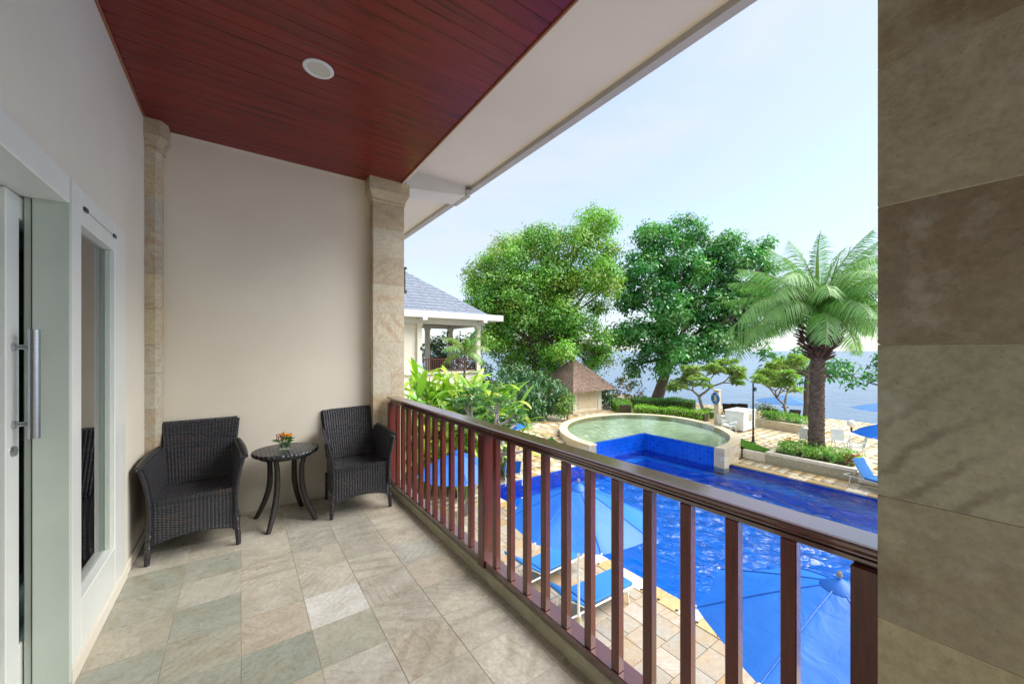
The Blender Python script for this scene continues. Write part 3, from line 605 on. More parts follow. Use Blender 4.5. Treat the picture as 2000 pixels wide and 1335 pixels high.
MB().box(-0.02, 0.02, 0.6, 0.72, 0.0005, 2.05, 0.003).build('stile', 'jamb', sd2); MB().box(-0.019, 0.019, -0.55, 0.5995, 0.0005, 0.23, 0.003).build('bottom_rail', 'jamb', sd2)
MB().box(-0.019, 0.019, -0.55, 0.5995, 1.95, 2.05, 0.003).build('top_rail', 'jamb', sd2); MB().box(-0.003, 0.003, -0.55, 0.6005, 0.2295, 1.9505).build('pane', 'glass', sd2)
MB().box(0.0205, 0.024, 0.61, 0.70, 0.965, 1.127, 0.001).build('lock_plate', 'dark_steel', sd2)
# room behind
rm = MB().box(-4.5, -0.82, 0.0, 6.4, -0.02, 0.0).box(-4.5, -4.4, 0.0, 6.4, 0.0, 0.7).box(-4.5, -4.4, 0.0, 6.4, 2.4, 2.5).box(-4.5, -4.4, 0.0, 0.8, 0.7, 2.4).box(-4.5, -4.4, 5.6, 6.4, 0.7, 2.4).box(-4.5, -0.82, 6.3, 6.4, 0.0, 2.5).box(-4.5, -0.82, 0.0, 0.1, 0.0, 2.5).box(-4.5, -0.82, 0.0, 6.4, 2.5, 2.6)  # opening in the unseen far wall added to let daylight reach the curtain
tag(rm.build('room_wall', 'room_dark'), 'dim guest room walls behind the glass', kind='structure')
cu = thing('curtain', 'pale blue grey curtain gathered behind the window glass', 'curtain', (-0.89, 3.40, 0.0))
cb = MB(); nn = 60
for i in range(nn):
    s = i / (nn - 1); xx = 0.035 * math.sin(s * 40) + 0.01 * math.sin(s * 97); yy = -0.12 + s * 0.5
    cb.v += [(xx, yy, 0.005), (xx * 0.8, yy, 2.3), (xx + 0.006, yy, 2.3), (xx + 0.006, yy, 0.005)]
for i in range(nn - 1):
    for q in range(4): cb.f.append((i*4+q, (i+1)*4+q, (i+1)*4+(q+1) % 4, i*4+(q+1) % 4))
cb.build('cloth', 'curtain', cu, smooth=True)
MB().tube([(0, -0.2, 2.32), (0, 0.5, 2.32)], 0.012, 10).build('rod', 'steel', cu)
for yq in (-0.18, 0.48): MB().box(-0.01, 0.01, yq - 0.01, yq + 0.01, 2.332, 2.5).build('bracket', 'steel', cu)

# ---- wicker chairs
def surf(fn, nu, nv, uvs, thick, name, parent, mat='wicker'):
    """closed woven panel: fn(s,t)->point, uv scale in metres, thickness along the normal"""
    P = [[Vector(fn(i / nu, j / nv)) for j in range(nv + 1)] for i in range(nu + 1)]
    v, f, uv = [], [], []
    nr = [[None] * (nv + 1) for _ in range(nu + 1)]
    for i in range(nu + 1):
        for j in range(nv + 1):
            a = P[min(i + 1, nu)][j] - P[max(i - 1, 0)][j]; b = P[i][min(j + 1, nv)] - P[i][max(j - 1, 0)]; nr[i][j] = a.cross(b).normalized()
    for sgn in (0, 1):
        for i in range(nu + 1):
            for j in range(nv + 1): v.append(tuple(P[i][j] - nr[i][j] * thick * sgn)); uv.append((i / nu * uvs[0], j / nv * uvs[1]))
    m_ = (nu + 1) * (nv + 1); ix = lambda i, j, s: s * m_ + i * (nv + 1) + j
    for i in range(nu):
        for j in range(nv):
            f.append((ix(i,j,0), ix(i+1,j,0), ix(i+1,j+1,0), ix(i,j+1,0))); f.append((ix(i,j,1), ix(i,j+1,1), ix(i+1,j+1,1), ix(i+1,j,1)))
    for i in range(nu): f.append((ix(i,0,0), ix(i,0,1), ix(i+1,0,1), ix(i+1,0,0))); f.append((ix(i,nv,0), ix(i+1,nv,0), ix(i+1,nv,1), ix(i,nv,1)))
    for j in range(nv): f.append((ix(0,j,0), ix(0,j+1,0), ix(0,j+1,1), ix(0,j,1))); f.append((ix(nu,j,0), ix(nu,j,1), ix(nu,j+1,1), ix(nu,j+1,0)))
    me = bpy.data.meshes.new(name); me.from_pydata(v, [], f); me.materials.append(MAT[mat]); ul = me.uv_layers.new(name='UVMap')
    for lp in me.loops: ul.data[lp.index].uv = uv[lp.vertex_index]
    me.polygons.foreach_set('use_smooth', [True] * len(me.polygons)); me.update(); me.set_sharp_from_angle(angle=R(50))
    return link(name, me, parent)
def uvtube(pts, rad, name, parent, n=10):
    o = MB().tube(pts, rad, n).build(name, 'wicker', parent, auto=50); me = o.data; ul = me.uv_layers.new(name='UVMap')
    for lp in me.loops: vi = lp.vertex_index; ul.data[lp.index].uv = ((vi % n) / n * 0.08, (vi // n) * 0.05)
    return o
def make_chair(label, loc, rz):
    c = thing('wicker_armchair', label, 'armchair', loc, rz, 'black wicker armchairs on the balcony')
    # local: front is -y (y=0 front legs), x centred; front legs at x = +-0.25
    def lerp(a, b, t): return a + (b - a) * t
    back_y = lambda z: 0.49 + (z - 0.40) * 0.28
    surf(lambda s, t: ((s - 0.5) * 2 * lerp(0.205, 0.247, t), back_y(lerp(0.40, 0.86, t)) - 0.012 * math.cos((s - 0.5) * math.pi) * -1, lerp(0.40, 0.86 - 0.004 * math.cos((s - .5) * 3), t)), 16, 14, (0.47, 0.47), -0.032, 'backrest', c)
    surf(lambda s, t: ((s - 0.5) * 2 * lerp(0.245, 0.215, t), lerp(0.0, 0.515, t), 0.432 - 0.028 * t - 0.012 * math.sin(s * math.pi) * math.sin(t * math.pi)), 14, 14, (0.49, 0.52), 0.03, 'seat', c)
    # front apron with arched lower edge, side and rear aprons
    arch = lambda s: 0.118 + 0.045 * math.sin(s * math.pi) ** 0.8
    surf(lambda s, t: ((s - 0.5) * 0.49, 0.002, lerp(arch(s), 0.424, t)), 18, 8, (0.49, 0.30), 0.02, 'front_panel', c)
    surf(lambda s, t: ((s - 0.5) * 0.42, 0.535, lerp(arch(s), 0.40, t)), 14, 8, (0.42, 0.28), -0.02, 'rear_panel', c)
    for sd_ in (-1, 1):
        # arm panel: flares out towards its rolled top, dips from back to front
        def arm(s, t, sd_=sd_):
            yy = lerp(0.0, 0.53, s); top = lerp(0.672, 0.685, s) - 0.02 * (1 - s) ** 3; z = lerp(arch(s), top, t)
            fl = max(0.0, (z - 0.38) / 0.30); x = lerp(0.248, 0.215, s) + 0.055 * fl ** 1.7 * (1 - 0.35 * s)
            return (sd_ * x, yy, z)
        surf(arm, 14, 18, (0.53, 0.56), 0.03 * sd_, 'arm', c)
        tp = [arm(s, 1.0) for s in [i / 12 for i in range(13)]]
        uvtube([(p[0] + sd_ * 0.004 , p[1], p[2] + 0.004) for p in tp], [0.016 + 0.006 * math.sin(i / 12 * math.pi) for i in range(13)], 'arm_roll', c)
        fp = [arm(0, t) for t in [0.22 + 0.78 * i / 12 for i in range(13)]]
        uvtube([(p[0] - sd_ * 0.010, p[1] - 0.004, p[2]) for p in fp], 0.014, 'front_edge', c)
        uvtube([(sd_ * 0.252, 0.008, 0.0), (sd_ * 0.25, 0.012, 0.06), (sd_ * 0.236, 0.016, 0.26)], [0.015, 0.018, 0.02], 'leg', c)
        uvtube([(sd_ * 0.218, 0.53, 0.0), (sd_ * 0.212, 0.525, 0.26)], [0.015, 0.02], 'leg', c)
        bp = [((sd_) * lerp(0.207, 0.249, t), back_y(lerp(0.40, 0.86, t)) + 0.014, lerp(0.40, 0.862, t)) for t in [i / 8 for i in range(9)]]
        uvtube(bp, 0.016, 'back_edge', c)
    uvtube([((s - 0.5) * 2 * 0.247, back_y(0.86) + 0.014, 0.862) for s in [i / 8 for i in range(9)]], 0.017, 'top_edge', c)
    return c
make_chair('black wicker armchair standing by the window and corner pilaster', (-0.267, 3.525, 0.001), R(0.5))
make_chair('black wicker armchair standing in the corner next to the railing', (0.888, 3.568, 0.001), R(-1.5))

# ---- side table
tb = thing('side_table', 'round dark wicker side table with curved legs between the armchairs', 'table', (0.318, 3.826, 0.001))
def disc_uv(o):
    me = o.data; ul = me.uv_layers.new(name='UVMap')
    for lp in me.loops: v = me.vertices[lp.vertex_index].co; ul.data[lp.index].uv = (v.x * 0.7, v.y * 0.3)
tpo = MB()._lathe([(0.225, 0.572), (0.247, 0.576), (0.254, 0.59), (0.249, 0.603), (0.235, 0.606)], 48, 0, 0).build('tabletop', 'wicker', tb, auto=60); disc_uv(tpo)
MB()._lathe([(0.19, 0.548), (0.2, 0.548), (0.2, 0.5715), (0.19, 0.5715)], 40, 0, 0).build('apron', 'dark_weave', tb)
for k, (fx, fy) in enumerate([(-0.211, 0.16), (-0.152, -0.254), (0.162, 0.261), (0.209, -0.164)]):
    l = math.hypot(fx, fy); d = (fx / l, fy / l); pts = []; rr = []
    for i in range(13):
        t = i / 12; r_ = 0.19 - 0.05 * math.sin(t * math.pi * 0.72) + 0.075 * max(0, (0.55 - t) / 0.55) ** 1.6 * (l / 0.26) + (0.01 if t > 0.9 else 0)
        pts.append((d[0] * r_, d[1] * r_, 0.571 * t)); rr.append(0.0185 + 0.004 * math.sin(t * math.pi))
    MB().tube(pts, rr, 10).build('leg', 'dark_weave', tb, auto=50)
# ---- vase of flowers
va = thing('flower_vase', 'small glass vase of yellow and red flowers on the side table', 'vase', (0.305, 3.80, 0.608))
vb = MB(); ro, ri, hh = 0.040, 0.036, 0.075
vb.add([(a * ro, b_ * ro, z) for z in (0.0, hh) for a, b_ in ((-1,-1),(1,-1),(1,1),(-1,1))] + [(a * ri, b_ * ri, z) for z in (hh, 0.008) for a, b_ in ((-1,-1),(1,-1),(1,1),(-1,1))],
       [(3,2,1,0)] + [(i, (i+1) % 4, 4 + (i+1) % 4, 4 + i) for i in range(4)] + [(4+i, 4+(i+1) % 4, 8+(i+1) % 4, 8+i) for i in range(4)] + [(8+i, 8+(i+1) % 4, 12+(i+1) % 4, 12+i) for i in range(4)] + [(12,13,14,15)])
vb.build('glass', 'vase_glass', va)
gl = []
for k in range(5):
    a = k * 1.26; P = np.array([[0.02 * math.cos(a), 0.02 * math.sin(a), 0.01]]); gl.append(leaf_arrays(P, np.array([[0.1 * math.cos(a), 0.1 * math.sin(a), 1.0]]), 0.075, 0.04, np.array([[0.03, 0.17, 0.02]])))
link('leaf_wrap', np_mesh('leaf_wrap', *join_arrays(gl), 'leaf'), va)
n = 26; dirs = rand_dirs(n, 1.3)
link('greenery', np_mesh('greenery', *leaf_arrays(np.tile([[0, 0, 0.06]], (n, 1)) + dirs * 0.02, dirs, 0.05 + 0.05 * rng.random(n), 0.016, np.array([[0.05, 0.2, 0.02]]) * (0.6 + 0.8 * rng.random((n, 1)))), 'leaf'), va)
def flower(x, y, z, r, mat, n=22):
    b = MB()
    for ring in range(3):
        for k in range(n // 2):
            a = 2 * math.pi * (k + 0.5 * ring) / (n // 2); t = R(10 + 30 * ring); rr = r * (1 - 0.22 * ring)
            d = Vector((math.cos(a) * math.cos(t), math.sin(a) * math.cos(t), math.sin(t))); s = Vector((-math.sin(a), math.cos(a), 0)) * r * 0.16
            p = Vector((x, y, z)); b.add([p, p + d * rr * 0.6 + s, p + d * rr, p + d * rr * 0.6 - s], [(0, 1, 2, 3)])
    b.tube([(x, y, z - 0.05), (x, y, z + 0.003)], 0.003, 6)
    return b.build('flower', mat, va)
flower(0.018, -0.028, 0.116, 0.046, 'petal_yellow'); flower(-0.012, 0.012, 0.126, 0.036, 'petal_yellow'); flower(0.04, -0.005, 0.108, 0.034, 'petal_yellow')
flower(-0.045, -0.012, 0.108, 0.024, 'petal_red', 14); flower(-0.055, 0.02, 0.124, 0.02, 'petal_red', 12); flower(-0.03, -0.03, 0.098, 0.02, 'petal_white', 12); flower(0.05, 0.01, 0.125, 0.018, 'petal_red', 12)
#OUTDOOR
# ================================================================ GROUND, SEA, POOLS
def strip(b, rects, z0, z1):
    for r in rects: b.box(*r, z0, z1)
    return b
tag(strip(MB(), [(-60, 7.0, -60, 90), (7.0, 36, 12.4, 90), (18.1, 33.5, -60, 12.4), (7.0, 18.1, -60, -9)], -5.6, -3.668).build('ground', 'earth'), 'earth under the hotel garden', kind='structure')
sea = MB().add([(33.0, -9000, ZS), (30000, -9000, ZS), (30000, 30000, ZS), (-9000, 30000, ZS), (-9000, 88, ZS), (33.0, 88, ZS)], [(0, 1, 2, 3, 4, 5)]).build('sea', 'sea'); tag(sea, 'pale blue rippled sea reaching the horizon', kind='structure')
bs = MB()
for i in range(40):
    y0 = -60 + i * 3.8; k = 0.5 * math.sin(i * 0.7)
    bs.v += [(32.2, y0, -3.45), (34.0, y0, -4.2), (36.3 + k, y0, -5.15), (39.5 + k, y0, -5.9)]
for i in range(39):
    for q in range(3): a = i * 4 + q; bs.f.append((a, a + 1, a + 5, a + 4))
tag(bs.build('beach', 'sand', smooth=True), 'narrow grey sand beach at the water', kind='structure')

def paving_stuff(name, rects, z, size, label, parent, mat='paving_t', hole=None, thick=0.05):
    V, T, Cc, k = [], [], [], 0
    tones = np.array([srgb(255, 252, 244)[:3], srgb(244, 228, 196)[:3], srgb(236, 234, 228)[:3], srgb(255, 246, 226)[:3], srgb(232, 206, 160)[:3], srgb(250, 250, 250)[:3]])
    for (x0, x1, y0, y1) in rects:
        y = y0; row = 0
        while y < y1 - 0.05:
            h = min(size * random.choice((0.6, 0.75, 0.9)), y1 - y); x = x0 - random.random() * size * 0.5; row += 1
            while x < x1:
                wd = size * random.uniform(0.7, 1.5); a, b = max(x, x0), min(x + wd, x1); x += wd
                if b - a < 0.05 or (hole and hole((a + b) / 2, y + h / 2)): continue
                g = 0.006; zz = z + random.uniform(-0.003, 0.001)
                V += [(a + g, y + g, zz), (b - g, y + g, zz), (b - g, y + h - g, zz), (a + g, y + h - g, zz), (a + g, y + g, z - thick), (b - g, y + g, z - thick), (b - g, y + h - g, z - thick), (a + g, y + h - g, z - thick)]
                T += [(k, k + 1, k + 2, k + 3), (k, k + 4, k + 5, k + 1), (k + 1, k + 5, k + 6, k + 2), (k + 2, k + 6, k + 7, k + 3), (k + 3, k + 7, k + 4, k)]; k += 8
                Cc += [tones[random.randrange(6)] * random.uniform(0.92, 1.03)] * 8
            y += h
    o = link(name, np_mesh(name, np.array(V), np.array(T), np.array(Cc), mat), parent); o['kind'] = 'stuff'
    return o
# pool deck, stones near the balcony laid one by one
deck = strip(MB(), [(1.341, 6.85, -6, 12.5), (1.341, 13.3, 12.5, 24), (18.36, 19.33, -6, 8.4)], -3.667, ZL - 0.022).build('pool_deck', 'mortar'); tag(deck, 'pool deck of cream and ochre stone paving', kind='structure')
pvm = {}; cnt = 0; y = -0.6
while y < 10.8:
    h = random.choice((0.34, 0.42, 0.5)); x = 3.3 - random.random() * 0.3
    while x < 6.83:
        wd = random.choice((0.4, 0.5, 0.6)); x1 = min(x + wd, 6.84)
        if x1 - x > 0.12 and y + h / 2 > 0:
            key = (round(x1 - x, 2), h)
            if key not in pvm: pvm[key] = MB().box(-(key[0] / 2 - 0.005), key[0] / 2 - 0.005, -h / 2 + 0.005, h / 2 - 0.005, -0.021, 0, 0.004).mesh('paving_stone', 'paving')
            link('paving_stone', pvm[key], deck, ((x + x1) / 2, y + h / 2, ZL + random.uniform(-0.002, 0.001))); cnt += 1
        x = x1
    y += h
paving_stuff('paving', [(1.36, 3.0, -3, 11), (1.36, 6.84, 10.9, 12.5), (1.36, 13.2, 12.55, 19), (3.0, 6.84, -3, -0.6)], ZL, 0.45, '', deck, thick=0.02)
paving_stuff('paving', [(18.37, 19.32, -6, 8.38)], ZL, 0.5, '', deck, thick=0.02)

# main pool
pool = thing('main_pool', 'deep blue tiled swimming pool below the balcony', 'pool', (0, 0, 0)); pool['kind'] = 'structure'; del pool['category']
bz = -4.35
bsn = MB().box(7.02, 18.08, -8.8, 12.38, bz - 0.2, bz).build('pool_floor', 'pool_floor', pool); box_uv(bsn.data)
for i, r in enumerate([(7.02, 7.27, -8.8, 12.1), (17.9, 18.08, -8.8, 8.3), (7.02, 13.2, 12.1, 12.38), (7.02, 18.08, -9.0, -8.8)]):
    o = MB().box(*r, bz - 0.1, -3.662).build('pool_wall', 'blue_tile', pool); box_uv(o.data)
cpm = [MB().box(-0.215, 0.215, -0.195, 0.195, -0.06, 0.0, 0.008).mesh('coping_stone', m) for m in ('coping', 'coping_y')]
cpr = [MB().box(-0.225, 0.225, -0.295, 0.295, -0.06, 0.0, 0.008).mesh('coping_stone', m) for m in ('coping', 'coping_y')]
drm = MB()._lathe([(0.0005, -0.002), (0.034, -0.002), (0.034, 0.0), (0.0005, 0.0)], 12, 0, 0).mesh('drain_hole', 'seal')
y = -1.6
while y < 12.1:
    link('coping_stone', cpm[random.random() < 0.4], pool, (7.07, y, ZL + 0.004)); link('drain_hole', drm, pool, (6.925, y + 0.2, ZL + 0.0065)); y += 0.4
y = -2.0
while y < 8.2:
    link('coping_stone', cpr[random.random() < 0.75], pool, (18.125, y, ZL + 0.004)); link('drain_hole', drm, pool, (18.28, y + 0.15, ZL + 0.0065)); link('drain_hole', drm, pool, (18.28, y - 0.15, ZL + 0.0065)); y += 0.6
x = 7.5
while x < 13.0:
    link('coping_stone', cpm[random.random() < 0.4], pool, (x, 12.31, ZL + 0.0035)); x += 0.44
gx = np.linspace(7.266, 17.904, 250); gy = np.concatenate([np.linspace(-8.79, -1.6, 30), np.linspace(-1.5, 12.25, 310)]); GX, GY = np.meshgrid(gx, gy, indexing='ij'); WZ = np.zeros_like(GX); wr = np.random.default_rng(5)
for k in range(44):
    lam = wr.uniform(0.2, 0.85); th = wr.normal(0.5, 0.8); amp = 0.0085 * lam; WZ += amp * np.sin(2 * np.pi / lam * (GX * np.cos(th) + GY * np.sin(th)) + wr.uniform(0, 6.28) + 0.8 * np.sin(GX * 0.7 + GY * 0.5 * (k % 3)))
ptch = 0.25 + 0.85 / (1 + np.exp(-4 * (np.sin(GX * 0.55 + 1.2) + np.sin(GY * 0.6 + GX * 0.25) * 0.8)))
WZ = WZ * ptch; VV = np.stack([GX, GY, ZW + WZ], -1).reshape(-1, 3); ny_ = len(gy); ii_, jj_ = np.meshgrid(np.arange(len(gx) - 1), np.arange(ny_ - 1), indexing='ij'); q0 = (ii_ * ny_ + jj_).ravel(); QQ = np.stack([q0, q0 + ny_, q0 + ny_ + 1, q0 + 1], 1)
cxm, cym = GX[:-1, :-1].ravel(), GY[:-1, :-1].ravel(); QQ = QQ[~(((cxm > 17.2) & (cym > 8.2)) | ((cym > 12.08) & (cxm < 13.2)))]
pwm = np_mesh('pool_water', VV, QQ, np.ones((len(VV), 3)), 'pool_water'); pwm.polygons.foreach_set('use_smooth', [True] * len(pwm.polygons)); pw = link('pool_water', pwm); tag(pw, 'rippled water of the blue swimming pool', kind='structure')
for r in ((16.85, 17.9, -8.79, 8.3), (16.6, 17.199, 8.31, 12.249), (13.36, 16.59, 11.7, 12.249)): o_ = MB().box(*r, bz + 0.001, -3.98).build('underwater_ledge', 'pool_floor', pool); box_uv(o_.data)

# wading pool
def catmull(P, n=6):
    Q = []; P = [Vector(p) for p in P]
    for i in range(len(P) - 1):
        a, b, c, d = P[max(i-1, 0)], P[i], P[i+1], P[min(i+2, len(P)-1)]
        for k in range(n):
            t = k / n; Q.append(0.5 * ((2*b) + (c - a)*t + (2*a - 5*b + 4*c - d)*t*t + (-a + 3*b - 3*c + d)*t**3))
    Q.append(P[-1]); return Q
OUT = catmull([(12.95, 12.13), (13.2, 13.6), (14.2, 15.5), (16.1, 17.1), (18.8, 17.75), (21.7, 16.9), (23.3, 14.4), (22.7, 11.4), (20.9, 9.3), (18.9, 8.35), (17.25, 8.2)], 6)
def offs(P, d):
    Q = []
    for i, p in enumerate(P):
        t = (P[min(i+1, len(P)-1)] - P[max(i-1, 0)]).normalized(); Q.append(p + Vector((t.y, -t.x)) * d)
    return Q
INN = offs(OUT, 0.45)
wp = thing('wading_pool', 'raised round wading pool with pale stone rim and green stone floor', 'pool', (0, 0, 0)); wp['kind'] = 'structure'; del wp['category']
# wall ring stones and rim stones
for i in range(0, len(OUT) - 1):
    a, b, c, d = OUT[i], OUT[i + 1], INN[i + 1], INN[i]
    e = (b - a).normalized() * 0.004
    MB().prism([tuple(a + e), tuple(b - e), tuple(c - e), tuple(d + e)], ZR - 0.07, ZR + random.uniform(-0.003, 0.002)).build('rim_stone', 'coping', wp)
ring = MB(); oo = offs(OUT, 0.05); ii = offs(OUT, 0.40); n = len(oo)
for z in (-3.666, ZR - 0.071): ring.v += [(p.x, p.y, z) for p in oo] + [(p.x, p.y, z) for p in ii]
for i in range(n - 1):
    ring.f += [(i, i + 1, 2*n + i + 1, 2*n + i), (n + i + 1, n + i, 3*n + i, 3*n + i + 1), (2*n + i, 2*n + i + 1, 3*n + i + 1, 3*n + i)]
ring.f += [(0, 2*n, 3*n, n), (n - 1, 2*n - 1, 4*n - 1, 3*n - 1)]
ring.build('ring_wall', 'mortar', wp)
for i in list(range(0, 14)) + list(range(n - 12, n - 1)):
    a, b = oo[i], oo[i + 1]; t = (b - a).normalized(); nrm = Vector((-t.y, t.x))
    for k in range(3):
        z0 = ZL + k * (ZR - 0.075 - ZL) / 3; z1 = ZL + (k + 1) * (ZR - 0.075 - ZL) / 3; q = random.uniform(0.028, 0.042)
        MB().prism([tuple(a + t * 0.004), tuple(b - t * 0.004), tuple(b - t * 0.004 + nrm * q), tuple(a + t * 0.004 + nrm * q)], z0 + 0.003, z1 - 0.003).build('wall_stone', 'blockwall', wp)
flp = [tuple(p) for p in offs(OUT, 0.42)] + [(17.4, 8.6), (17.4, 12.45), (13.3, 12.45)]
MB().prism(flp, -3.66, ZR - 0.30).build('wading_floor', 'green_stone', wp)
ww = [tuple(p) for p in offs(OUT, 0.44)] + [(17.205, 8.7), (17.205, 12.255), (13.42, 12.255)]
tag(MB().add([(x, y, ZR - 0.028) for x, y in ww], flat_tris(ww)).build('wading_water', 'wading_water'), 'shallow clear water of the round wading pool', kind='structure')
for r in ((13.35, 17.45, 12.25, 12.45), (17.2, 17.4, 8.66, 12.249)):
    o = MB().box(*r, bz - 0.1, ZR - 0.034).build('notch_wall', 'blue_tile', wp); box_uv(o.data)
def stones_box(parent, x0, x1, y0, y1, z0, z1, lx, ly, lz, mat='blockwall', name='wall_stone', core=True):
    """wall built of single blocks on a mortar core"""
    if core: MB().box(x0 + 0.012, x1 - 0.012, y0 + 0.012, y1 - 0.012, z0, z1 - 0.006).build('core', 'mortar', parent)
    nz_ = max(1, round((z1 - z0) / lz)); nx = max(1, round((x1 - x0) / lx)); ny = max(1, round((y1 - y0) / ly))
    for k in range(nz_):
        za, zb = z0 + (z1 - z0) * k / nz_ + 0.003, z0 + (z1 - z0) * (k + 1) / nz_ - 0.003
        for i in range(nx):
            for j in range(ny):
                if 0 < i < nx - 1 and 0 < j < ny - 1 and k < nz_ - 1: continue
                q = random.uniform(0, 0.008)
                MB().box(x0 + (x1 - x0) * i / nx + 0.003 + (q if i == 0 else 0), x0 + (x1 - x0) * (i + 1) / nx - 0.003, y0 + (y1 - y0) * j / ny + 0.003 + (q if j == 0 else 0), y0 + (y1 - y0) * (j + 1) / ny - 0.003, za, zb, 0.005).build(name, mat, parent)
stones_box(wp, 12.93, 13.345, 12.13, 12.5, ZL - 0.05, ZR - 0.072, 0.42, 0.4, 0.26)
stones_box(wp, 17.19, 17.62, 8.19, 8.655, ZL - 0.3, ZR - 0.072, 0.45, 0.47, 0.26)

# terrace
IN = [(p.x, p.y) for p in OUT]
def in_poly(x, y, P):
    r = False; j = len(P) - 1
    for i in range(len(P)):
        if (P[i][1] > y) != (P[j][1] > y) and x < (P[j][0] - P[i][0]) * (y - P[i][1]) / (P[j][1] - P[i][1]) + P[i][0]: r = not r
        j = i
    return r
POLY = IN + [(17.2, 12.3)]
te = strip(MB(), [(19.36, 33.2, -30, 8.4), (23.4, 33.2, 8.4, 19), (13.35, 33.2, 19, 34), (20.4, 23.4, 8.4, 10.2), (12.4, 14.1, 14.3, 19), (14.1, 23.4, 17.2, 19), (22.2, 23.4, 10.2, 17.2)], -3.667, ZT - 0.03).build('terrace', 'mortar'); tag(te, 'raised stone paved garden terrace by the sea', kind='structure')
bad = lambda x, y: in_poly(x, y, POLY) or (19.3 < x < 21.8 and 4.2 < y < 7.5) or (y > 19.8 and x < 19.5) 
paving_stuff('paving', [(19.37, 33, -4, 8.4), (18.6, 33, 8.4, 12.2), (17.4, 33, 12.2, 15.8), (12.45, 14.1, 14.3, 15.8), (12.45, 33, 15.8, 26)], ZT, 0.6, '', te, hole=bad, thick=0.032)
# rest of the terrace front: retaining wall of stones, and steps by the wading pool
rw = thing('retaining_wall', 'low cream stone wall stepping down from wading pool to lower path', 'wall', (0, 0, 0))
stones_box(rw, 17.66, 18.55, 8.21, 8.5, ZL + 0.001, ZR - 0.1, 0.45, 0.3, 0.22); stones_box(rw, 18.56, 19.3, 8.42, 8.70, ZL + 0.001, ZT + 0.03, 0.37, 0.3, 0.2)
rw2 = thing('front_wall', 'long low cream stone wall along the lower pool path', 'wall', (0, 0, 0))
stones_box(rw2, 19.335, 19.5, -4.0, 4.25, ZL + 0.001, ZT + 0.012, 0.2, 0.6, 0.22, 'pale_block'); stones_box(rw2, 19.335, 19.5, 7.45, 8.38, ZL + 0.001, ZT + 0.012, 0.2, 0.5, 0.22, 'pale_block')
for k in range(2):
    st_ = MB().box(12.5, 13.28, 13.56 + 0.36 * k, 13.92 + 0.36 * k, ZL + 0.001, ZL + 0.13 * (k + 1), 0.01).build('garden_step', 'coping'); tag(st_, ('lower' if k == 0 else 'upper') + ' pale stone step leading up to the wading pool', 'step')
# planter
pt = thing('palm_planter', 'long pale stone planter box holding the palm and low shrubs', 'planter', (0, 0, 0))
for r in ((19.36, 19.6, 4.26, 7.44), (21.5, 21.72, 4.26, 7.44), (19.605, 21.495, 4.26, 4.48), (19.605, 21.495, 7.22, 7.44)): stones_box(pt, *r, ZL + 0.001, ZT + 0.09, 0.55, 0.6, 0.24, 'pale_block')
MB().box(19.6, 21.5, 4.48, 7.22, ZT - 0.02, ZT + 0.03).build('soil', 'earth', pt)

# ---- lawns
def lawn(name, poly, z, label, n):
    o = MB().prism(poly, z - 0.03, z).build(name, 'grass_base'); tag(o, label, kind='stuff')
    xs_ = [p[0] for p in poly]; ys_ = [p[1] for p in poly]; P = []
    while len(P) < n:
        x, y = random.uniform(min(xs_), max(xs_)), random.uniform(min(ys_), max(ys_))
        if in_poly(x, y, poly): P.append((x, y, z))
    P = np.array(P); d = rand_dirs(n, 2.0); c = np.array([[0.17, 0.38, 0.05]]) * (0.6 + 0.7 * rng.random((n, 1)))
    g = link('grass_blades', np_mesh('grass_blades', *leaf_arrays(P, d, 0.09, 0.02, c), 'leaf'), o); g['kind'] = 'stuff'
lawn('grass', [(21.9, 10.0), (20.2, 7.55), (19.52, 7.5), (19.52, 8.3), (20.6, 9.6)], ZT + 0.012, 'small green grass wedge at the lamp post foot', 4000)
lawn('grass', [tuple(at(*p, ZL)[:2]) for p in [(960, 858), (1008, 862), (1026, 842), (1010, 828), (950, 826), (930, 840)]], ZL + 0.02, 'curved patch of lawn beside the stone path', 8000)

